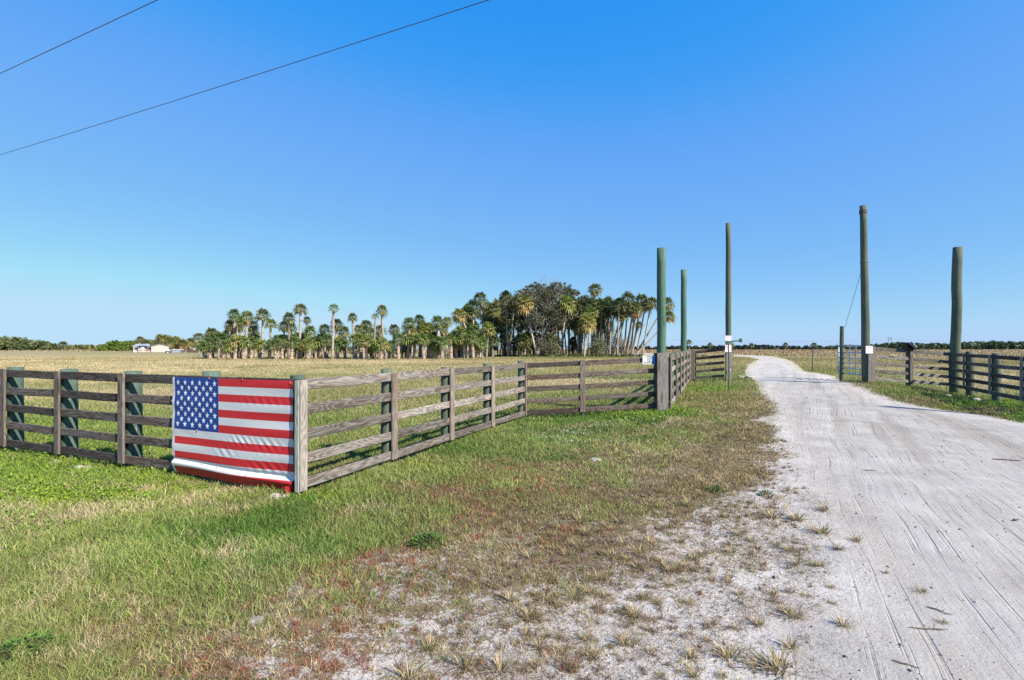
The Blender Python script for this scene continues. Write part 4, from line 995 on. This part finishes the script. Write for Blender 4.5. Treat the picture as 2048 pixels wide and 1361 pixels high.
# right, taller cluster
for a in ((918,629,936,98,1.9,'palm with strongly curved pale trunk at the grove step','y',.17,.5,-.55),
          (960,596,972,104,1.9,'tall dark palm left of the bare topped oaks','d',.18,.5,0),
          (945,612,950,112,2.2,'dark dense palm crown left of the tall dark palm','d',.2,.0,0),
          (986,618,984,106,2.2,'broad dark palm in the shade left of the forked trunks','d',.2,.4,0),
          (1012,592,1016,100,1.7,'tall palm with brown skirt and straight pale trunk by oaks','d',.19,.8,0),
          (1028,606,1017,101,1.8,'palm sharing a forked base, leaning right beside the oaks','d',.17,.4,.1),
          (1050,606,1074,97,2.3,'large golden skirted palm with trunk slanting in front of oaks','y',.18,.6,.0),
          (1135,584,1138,108,1.9,'tall spiky palm poking above the oak crowns','d',.18,.0,0),
          (1133,607,1120,98,2.3,'bright green palm in front of the right oak','f',.17,.5,0),
          (1190,577,1186,110,2.0,'highest round crowned palm right of the oaks','d',.2,.8,0),
          (1180,612,1186,102,2.5,'dense palm below the highest round palm','d',.2,.5,0),
          (1203,614,1200,103,2.5,'dense palm right of the golden one, thick crown','d',.2,.6,0),
          (1174,642,1168,95,2.2,'golden yellow palm hanging lowest in front of cluster','y',.2,.5,0),
          (1181,626,1175,100,2.0,'palm crown just above the golden yellow palm','f',.18,.3,0),
          (1215,604,1217,108,1.9,'dark palm beside the sky gap of the right cluster','d',.17,.4,0),
          (1238,608,1234,98,2.0,'palm with twin pale trunks right of the sky gap','d',.17,.5,0),
          (1243,626,1243,100,1.9,'lower palm of the twin trunk pair','d',.16,.3,0),
          (1256,597,1248,104,2.0,'tall palm with flat dark crown near the right end','d',.17,.4,0),
          (1269,614,1253,99,1.9,'palm with large hanging brown skirt near the right end','d',.17,1.1,0),
          (1283,600,1263,102,2.0,'leaning palm with dark crown left of the green pole','d',.17,.4,0),
          (1278,650,1262,101,1.0,'small dark crown low among leaning trunks','d',.15,0,0),
          (1302,606,1284,100,1.9,'palm leaning right whose crown meets the green pole','d',.17,.5,.0),
          (1333,606,1268,103,1.9,'palm crown showing just right of the green pole','d',.16,.6,.0),
          (1338,632,1264,99,1.6,'most slanted palm with crown right of the green pole','y',.17,.5,.08)):
    cx,cy,bx,D,cr,lab,kd,tr,dd,bn=a; palm(cx,cy,bx,D,cr,lab,None,kd,tr,dd,False,bn)
for i in range(78):
    bx=random.uniform(925,1215); D=random.uniform(104,128); ed=min(1,(bx-900)/120)*min(1,(1300-bx)/120)
    cy=random.uniform(604,650)+(1-ed)*18; 
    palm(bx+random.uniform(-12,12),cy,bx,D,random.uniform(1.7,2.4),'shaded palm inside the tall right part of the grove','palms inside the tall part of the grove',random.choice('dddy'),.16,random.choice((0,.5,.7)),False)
for i in range(12):
    bx=random.uniform(1205,1275); D=random.uniform(100,116); palm(bx+random.uniform(0,26),random.uniform(606,630),bx,D,random.uniform(1.5,1.9),'leaning palm in the open stand at the right end of the grove','leaning palms at the right end of the grove','d',.15,random.choice((0,.5)),False)
for i in range(30):
    bx=random.uniform(945,1150); D=random.uniform(98,112); h=random.uniform(2.5,4.5); palm(bx,HY-(h-EYE)/D*F,bx,D,random.uniform(1.4,2.0),'dark understorey palm at the foot of the oaks','understorey palms under the oaks','d',.2,0,False)
# palms behind the house
for i in range(24):
    px=random.uniform(268,392); D=random.uniform(200,225); top=673+abs(px-318)*.10+random.uniform(-3,8)
    palm(px+random.uniform(-2,2),top+4,px,D,random.uniform(2.0,2.9),'distant palm in the row behind the white house','palms behind the white house',random.choice('ddy'),.28,random.choice((.6,.9)),False)
palm(126,689,125,250,2.6,'lone distant palm beside a thin mast on the left horizon',None,'d',.25,.0,False)
palm(1378,684,1380,205,1.5,'lone far palm right of the slimmer green pole, twin crowned',None,'d',.14,0,False)

# ------------------------------------------------------------------ broadleaf trees and bushes
def leafcloud(m,centres,n,size,cols,squash=.8):
    for _ in range(n):
        c,r=random.choice(centres); v=Vector((random.gauss(0,1),random.gauss(0,1),random.gauss(0,1))).normalized()*r*random.random()**.45
        v.z*=squash; p=Vector(c)+v; s=size*random.uniform(.5,1.3)
        a=Vector((random.gauss(0,1),random.gauss(0,1),random.gauss(0,.7))).normalized(); b=a.cross(Vector((random.gauss(0,1),random.gauss(0,1),random.gauss(0,1)))).normalized()
        m.quad([p-a*s*.5,p+b*s*.28,p+a*s*.5,p-b*s*.28])
        cc=random.choice(cols)*random.uniform(.6,1.45); m.c+=[(*cc,1)]*4
def grow(m,p,d,L,r,depth,tips,spread=.6):
    q=p+d*L; mid=p+d*L*.5+Vector((random.uniform(-1,1),random.uniform(-1,1),random.uniform(-1,1)))*L*.07
    m.tube([p,mid,q],[r,r*.85,r*.68],7,cap=False)
    if depth==0: tips.append(q); return
    if depth<=2: tips.append(q)
    for k in range(random.choice((2,3))):
        nd=(d+Vector((random.gauss(0,spread),random.gauss(0,spread),random.gauss(.08,spread*.6)))).normalized()
        grow(m,q,nd,L*random.uniform(.62,.85),r*.62,depth-1,tips,spread)
def oak(bx,D,h,rx,label,nleaf,cols,cl=.9,topbare=.5):
    X=(bx-CX)/F*D; z=tz(X,D); t=thing('oak_tree',label,'tree',(X,D,z)); m=MB(); tips=[]
    for k in range(4):
        a=k*1.57+random.uniform(-.4,.4); d=Vector((math.cos(a)*.33*rx/h*2,math.sin(a)*.3,1)).normalized()
        grow(m,Vector((0,0,h*.17)),d,h*.27,.26,5,tips,.48)
    m.tube([(0,0,-.2),(.1,0,h*.1),(0,0,h*.18)],[.5,.42,.36],10)
    m.build('trunk',M['bark'],t)
    l=MB(); cen=[]
    for p in tips:
        if p.z>h*1.02 or abs(p.x)>rx*1.15: continue
        cen.append((p,cl*random.uniform(.6,1.2)*(.55 if p.z>h*.8 else 1)))
    for _ in range(26): cen.append((Vector((random.uniform(-rx,rx)*.9,random.uniform(-2,2),random.uniform(h*.3,h*.72))),1.3))
    leafcloud(l,cen,nleaf,.34,cols); l.build('crown',M['leaf'],t)
oc=[G((.13,.14,.085)),G((.10,.125,.06)),G((.20,.20,.145)),G((.075,.095,.045))]
oak(1058,104,14.8,5.2,'tall grey green oak with thin bare top, left of two',11250,oc)
oak(1104,106,15.2,5.5,'taller grey green oak with open twiggy top, right of two',12750,oc)
oak(1160,108,13.0,4.0,'dark oak crown squeezed between palms right of the two tall oaks',7500,oc)
oak(1082,100,10.5,4.6,'lower shaggy grey oak hung with moss in the middle of the grove',8500,[G((.14,.145,.105)),G((.09,.11,.06)),G((.21,.21,.17))],1.1)
def bush(px,D,w,h,label,n,cols,size=.25,group=None):
    X=(px-CX)/F*D; z=tz(X,D); t=thing('bush',label,'bush',(X,D,z),group); m=MB()
    cen=[(Vector((random.uniform(-w,w)*.8,random.uniform(-.6,.6)*w,h*random.uniform(.2,.75))),h*random.uniform(.25,.42)) for _ in range(9)]
    leafcloud(m,cen,n,size,cols); m.build('foliage',M['leaf'],t)
    s=MB()
    for _ in range(5): s.tube([(random.uniform(-.2,.2),random.uniform(-.2,.2),-.1),(random.uniform(-w,w)*.4,0,h*.6)],[.05,.02],6)
    s.build('stem',M['bark'],t)
gd_=[G((.14,.17,.09)),G((.09,.13,.06)),G((.20,.22,.15))]
bush(1095,96,2.0,4.0,'tall pale grey bush below the oaks in front of cluster',2600,[G((.14,.15,.11)),G((.08,.10,.06))])
bush(1196,99,1.8,4.6,'round dark bush between trunks of the right cluster',2400,gd_)
bush(1223,112,1.8,5.0,'dark bush seen in the sky gap of the right cluster',2200,gd_)
bush(1248,116,1.3,5.0,'narrow dark bush behind the twin pale trunks',1500,gd_)
for i in range(17):
    px=1050+i*14+random.uniform(-5,5); bush(px,random.uniform(93,98),1.5,random.uniform(.5,1.0),'low scrubby undergrowth bush along the foot of the right cluster',520,[G((.10,.13,.04)),G((.16,.17,.07)),G((.07,.10,.03))],.18,'low bushes along the foot of the cluster')
# far tree lines (read as one mass)
def treeline(name,prof,D0,D1,n,size,cols,label,lobes=160,lr=1.0):
    """prof: list of (px, top py); trees spread between D0 and D1"""
    pxs=[p[0] for p in prof]; tops=[p[1] for p in prof]; X=[];cen=[]
    for _ in range(lobes):
        px=random.uniform(pxs[0],pxs[-1]); D=random.uniform(D0,D1); top=np.interp(px,pxs,tops); x=(px-CX)/F*D; z0=tz(x,D)
        H=(EYE+(HY-top)/F*D)-z0; H*=random.uniform(.72,1.0); r=min(H*.34,random.uniform(2.0,3.8)*lr)
        cen.append((x,D,z0+H-r,r*1.25,random.random()))
        for _k in range(2): cen.append((x+random.uniform(-3,3)*lr,D-random.uniform(0,4),z0+max(r*.5,(H-r)*random.uniform(.2,.7)),r,random.random()))
    cen=np.array(cen); k=rng.integers(0,len(cen),n); c=cen[k]
    v=rng.normal(size=(n,3)); v/=np.linalg.norm(v,axis=1,keepdims=True); v*=(rng.random((n,1))**.35); v[:,2]*=.8
    p=c[:,:3]+v*c[:,3:4]; 
    a=rng.normal(size=(n,3)); a/=np.linalg.norm(a,axis=1,keepdims=True); b=np.cross(a,rng.normal(size=(n,3))); b/=np.linalg.norm(b,axis=1,keepdims=True)
    s=size*rng.uniform(.5,1.3,(n,1)); B=np.stack([p-a*s*.5,p+b*s*.3,p+a*s*.5,p-b*s*.3],1)
    cols=np.array(cols); cc=cols[(c[:,4]*len(cols)).astype(int).clip(0,len(cols)-1)]*rng.uniform(.65,1.35,(n,1))
    me=np_mesh(name,B.reshape(-1,3),np.arange(n*4).reshape(n,4),None,np.repeat(cc,4,0),M['leaf'])
    tag(put(bpy.data.objects.new(name,me)),label,'trees',kind='stuff')
tg=[(.09,.135,.05),(.125,.17,.055),(.08,.11,.05),(.16,.18,.075)]
treeline('distant_woods',[(-260,668),(-60,670),(0,671),(30,672),(70,677),(110,687),(130,694)],250,290,26000,1.5,tg,'dark rounded woods on the far left horizon',120)
treeline('distant_woods',[(100,692),(150,690),(200,688),(260,686),(300,690)],330,380,14000,1.8,tg,'low far woods between the left woods and the house',90)
treeline('distant_woods',[(214,688),(222,681),(262,680),(276,688)],232,240,6000,1.1,[(.07,.14,.02),(.09,.16,.03)],'bright green thicket left of the white house',26,.8)
treeline('distant_woods',[(255,682),(290,677),(330,677),(400,684),(430,690)],232,250,16000,1.3,tg,'dark woods standing close behind the white house',70)
treeline('distant_woods',[(1180,695),(1260,693),(1340,692),(1440,691),(1530,689),(1580,692),(1640,691),(1720,690)],480,560,15000,2.6,[(.035,.05,.04),(.045,.065,.045)],'thin dark blue tree line beyond the bend of the drive',170,1.3)
treeline('distant_woods',[(1650,694),(1720,690),(1760,687),(1800,684),(1860,686),(1900,686),(1940,683),(1990,681),(2060,684),(2300,682)],360,430,34000,2.2,[(.08,.13,.065),(.11,.16,.07),(.07,.105,.065)],'green far woods on the right horizon behind the fence',190,1.3)
for px in (1420,1462,1503,1571,1628):
    D=random.uniform(300,400); palm(px,690,px,D,2.4,'tiny distant palm rising from the thin far tree line','tiny palms on the far tree line','d',.25,0,False)

# ------------------------------------------------------------------ house and outbuildings
def house():
    D=196; k=D/F; X0=(267-CX)*k; z=tz(X0,D)
    t=thing('mobile_home','long white mobile home with low metal roof beyond pasture','house',((305-CX)*k,D,z))
    # local frame: x to the right as seen, y away
    t.rotation_euler=(0,0,R(36.2)); c=lambda px: (px-305)*k*.807; zz=lambda py: EYE+(HY-py)/F*D-z
    zr=zz(693); zrg=zz(688.5); zb=zz(704.5)
    L,Mx,Rr=c(267),c(302),c(338.5)
    dep=9.0
    m=MB()      # gable end facing camera (Mx..Rr) and a long side receding left (L..Mx), built as one body with two volumes
    def vol(xa,xb,ya,yb,zt,mb):
        for a,b in (((xa,ya),(xb,ya)),((xb,ya),(xb,yb)),((xb,yb),(xa,yb)),((xa,yb),(xa,ya))):
            mb.quad([(a[0],a[1],-.2),(b[0],b[1],-.2),(b[0],b[1],zt),(a[0],a[1],zt)])
    vol(Mx,Rr,0,12,zr,m); vol(L,Mx-.02,1.2,9,zr,m)
    ridge=(Mx+Rr)/2
    m.quad([(Mx,0,zr),(Rr,0,zr),(ridge,0,zrg)]); m.quad([(Mx,12,zr),(ridge,12,zrg),(Rr,12,zr)])
    m.build('wall',M['siding'],t)
    r=MB(); th=.10
    for xa,xb in ((Mx-.45,ridge),(Rr+.45,ridge)):
        za=zr-.08; r.beam(Vector(((xa+xb)/2,-.4,(za+zrg)/2+.08)),Vector(((xa+xb)/2,12.3,(za+zrg)/2+.08)),th,math.hypot(xb-xa,zrg-za)+.05,up=(-(zrg-za)*(1 if xb>xa else -1),0,abs(xb-xa)),bev=.01)
    # lower long roof over the left part
    r.beam(Vector((L-.4,1.0,zr+.02)),Vector((Mx-.46,1.0,zr+.02)),.14,.25,bev=.01)
    yA,yB=.9,5.1
    r.quad([(L-.4,yA,zr+.09),(Mx-.46,yA,zr+.09),(Mx-.46,yB,zrg+.1),(L+1.0,yB,zrg+.1)]); r.quad([(L+1.0,yB,zrg+.1),(Mx-.46,yB,zrg+.1),(Mx-.46,9.4,zr+.09),(L-.4,9.4,zr+.09)])
    r.build('roof',M['roof'],t)
    # porch gable
    g=MB(); gx=c(286); w=1.7
    g.beam((gx-w,.3,zr-.05),(gx,.3,zrg-.05),.22,.9,up=(-.3,0,1),bev=.01); g.beam((gx+w,.3,zr-.05),(gx,.3,zrg-.05),.22,.9,up=(.3,0,1),bev=.01)
    for sx in (-1,1): g.beam((gx+sx*w*.9,.1,0),(gx+sx*w*.9,.1,zr-.1),.16,.16,up=(1,0,0))
    g.build('porch',M['greyblue'],t)
    MB().box((gx,1.05,zr*.45),(1.0,.12,zr*.8)).build('door',M['white'],t)
    for px in (273,297.5):
        f=MB().box((c(px),1.12,zr*.60),(1.5,.12,1.25)).build('window',M['white'],t); MB().box((c(px),1.03,zr*.60),(1.25,.06,1.0)).build('pane',M['window'],f)
    MB().beam((L-.02,1.14,.25),(Mx-.3,1.14,.25),.7,.08).build('skirting',M['white'],t)
    # deck and stair
    dk=MB(); dk.box((c(283),-1.6,.55),(3.6,2.6,.12)); 
    for q in range(6): dk.box((c(279)+q*.75,-2.9,1.0),(.07,.07,.9))
    dk.box((c(284),-2.9,1.4),(4.4,.07,.09)); dk.build('deck',M['dark'],t)
    sr=MB(); sr.beam((c(278),-3.4,.05),(c(293),-3.2,.95),.22,.7,up=(0,0,1)); sr.beam((c(293),-3.2,1.1),(c(299),-3.2,.35),.3,.9); 
    for q in range(4): sr.box((c(290)+q*.5,-3.5,.5),(.1,.1,1.0))
    sr.build('ramp',M['orange'],t)
house()
def shed(px0,px1,pt,pb,D,label,cat,name,mats,dep=2.6):
    k=D/F; X=((px0+px1)/2-CX)*k; z=tz(X,D); w=(px1-px0)*k*.82; h=EYE+(HY-pt)/F*D-z
    t=thing(name,label,cat,(X,D,z)); t.rotation_euler=(0,0,R(34)); MB().box((0,dep/2,h/2),(w,dep,h),bev=.04).build('body',M[mats[0]],t)
    return t,w,h
t,w,h=shed(330,340.5,700,709,176,'white box trailer with dark side in front of the mobile home','trailer','box_trailer',('white',),4)
MB().box((w/2+.9,2.2,h/2),(1.7,3.6,h*.98),bev=.04).build('side_panel',M['darkblue'],t); MB().box((0,-.04,h*.55),(.9,.06,.35)).build('vent',M['dark'],t)
for sx in (-.6,.7): MB().tube([(sx*w*.5,-.1,.3),(sx*w*.5,.15,.3)],.3,14).build('wheel',M['dark'],t)
t,w,h=shed(344,368,700,708,178,'low grey blue storage container with pale roof by the trailer','container','storage_container',('greyblue',),2.6)
MB().box((0,1.3,h+.08),(w+.3,3.0,.16)).build('roof',M['white'],t); MB().box((w*.36,-.03,h*.5),(w*.27,.06,h*.95)).build('dark_end',M['darkblue'],t)
for q in range(7): MB().box((-w*.45+q*w*.1,-.03,h*.5),(.08,.05,h*.9)).build('rib',M['metal'],t)
t,w,h=shed(381,392,696.5,702,185,'small white shed partly hidden by the palm grove','shed','small_shed',('siding',),3)
MB().box((0,1.5,h+.06),(w+.6,3.6,.14)).build('roof',M['roof'],t); MB().box((-w*.25,-.03,h*.45),(.8,.06,h*.7)).build('door',M['window'],t)
k=182/F; t=thing('slat_fence','low dark brown slat fence below the small shed','fence',((386-CX)*k,182,tz((386-CX)*k,182)))
for q in range(16): MB().box((-2.2+q*.28,0,.55),(.25,.05,1.1)).build('slat',M['fencebrown'],t)
MB().box((0,.06,.8),(4.6,.05,.1)).build('rail',M['fencebrown'],t)
# mast and pylon on the horizon
X=(129-CX)/F*262; o=MB().tube([(0,0,0),(0,0,5.6)],[.12,.07],6).build('mast',M['steel']); o.location=(X,262,tz(X,262)); tag(o,'thin mast next to a lone palm on the left horizon','mast')
D=600; k=D/F; X=(1779.5-CX)*k; z=tz(X,D); hp=EYE+(HY-674)*k-z
py=thing('power_pylon','distant H frame power pylon rising above the right hand woods','pylon',(X,D,z)); m=MB()
for sx in (-1,1): m.tube([(sx*1.6,0,0),(sx*1.6,0,hp)],.28,6)
m.build('frame',M['steel'],py)
m=MB(); m.beam((-3.6,0,hp*.91),(3.6,0,hp*.91),.35,.35); m.beam((-1.6,0,hp*.7),(1.6,0,hp*.9),.22,.2); m.build('crossarm',M['steel'],py)
for sx in (-3,0,3): MB().tube([(sx,0,hp*.82),(sx,0,hp*.9)],.16,6).build('insulator',M['greyblue'],py)
pts=[]
for (pxa,dpt) in ((1380,0),):
    A=Vector(((1330-CX)/F*600,600,z+hp*.78)); Bp=Vector((X,600,z+hp*.84)); Cp=Vector(((2150-CX)/F*600,600,z+hp*.80))
    for a,b in ((A,Bp),(Bp,Cp)):
        for i in range(16): p=a.lerp(b,i/15); p.z-=3.2*4*(i/15)*(1-i/15); pts.append(p)
o=MB().tube([p-pts[0] for p in pts],.10,5).build('transmission_line',M['greyblue']); o.location=pts[0]; tag(o,'faint far power line sagging along the horizon to the pylon','cable')
# a bird and specks
o=MB(); o.quad([(-.35,0,.06),(0,.08,0),(0,-.1,0)]); o.quad([(.35,0,.05),(0,-.1,0),(0,.08,0)]); o.tube([(0,-.2,0),(0,0,0),(0,.18,.01)],[.01,.04,.02],6)
b=o.build('bird',M['dark']); b.location=ray(1697,372,140); tag(b,'tiny dark bird flying left of the tallest gate pole','bird')

# ------------------------------------------------------------------ light, sky, camera
EL=R(38); az=Vector((.775,-.632,0)).normalized(); Sd=Vector((az.x*math.cos(EL),az.y*math.cos(EL),math.sin(EL)))
sl=bpy.data.lights.new('sun','SUN'); sl.energy=5.0; sl.angle=R(.53); sl.color=(1,.90,.74)
so_=put(bpy.data.objects.new('sun',sl)); so_.rotation_euler=(-Sd).to_track_quat('-Z','Y').to_euler(); so_.location=(20,-20,30)
w=bpy.data.worlds.new('World'); SC.world=w; w.use_nodes=True; nt=w.node_tree; nt.nodes.clear()
sky=nt.nodes.new('ShaderNodeTexSky'); sky.sky_type='NISHITA'; sky.sun_disc=False; sky.sun_elevation=EL; sky.sun_rotation=math.atan2(az.x,az.y)
sky.air_density=1.0; sky.dust_density=.25; sky.ozone_density=2.2; sky.altitude=0
bg=nt.nodes.new('ShaderNodeBackground'); bg.inputs[1].default_value=.12; out=nt.nodes.new('ShaderNodeOutputWorld')
KS=.12*2**.9; KI=.12*2**.25
mul=nt.nodes.new('ShaderNodeVectorMath'); mul.operation='SCALE'; mul.inputs['Scale'].default_value=KI; nt.links.new(sky.outputs[0],mul.inputs[0])
cv=nt.nodes.new('ShaderNodeRGBCurve'); nt.links.new(mul.outputs[0],cv.inputs['Color'])
for ci,pts in ((0,((0,0),(.125,.03),(.19,.125),(.356,.22),(.97,.50))),(1,((0,0),(.21,.30),(.32,.39),(.565,.515),(1,.75))),(2,((0,.25),(.39,.88),(.55,.92),(.82,.93),(1,.94)))):
    c_=cv.mapping.curves[ci]
    while len(c_.points)<len(pts): c_.points.new(.5,.5)
    for p_,(a_,b_) in zip(c_.points,pts): p_.location=(a_,b_)
cv.mapping.extend='HORIZONTAL'; cv.mapping.update()
mul2=nt.nodes.new('ShaderNodeVectorMath'); mul2.operation='SCALE'; mul2.inputs['Scale'].default_value=1/KS; nt.links.new(cv.outputs[0],mul2.inputs[0])
nt.links.new(mul2.outputs[0],bg.inputs[0]); nt.links.new(bg.outputs[0],out.inputs[0])
cam=bpy.data.cameras.new('camera'); cam.sensor_width=36; cam.sensor_fit='HORIZONTAL'; cam.lens=F/2048*36; cam.shift_y=(HY-680.5)/2048; cam.clip_end=6000; cam.clip_start=.05
co=put(bpy.data.objects.new('camera',cam)); co.location=(0,0,EYE); co.rotation_euler=(R(90),0,0); SC.camera=co
SC.view_settings.view_transform='Standard'; SC.view_settings.look='None'; SC.view_settings.exposure=.9; SC.view_settings.gamma=1
SC.cycles.max_bounces=5; SC.cycles.diffuse_bounces=2; SC.cycles.glossy_bounces=2; SC.cycles.transmission_bounces=2; SC.cycles.transparent_max_bounces=4
SC.cycles.use_denoising=False
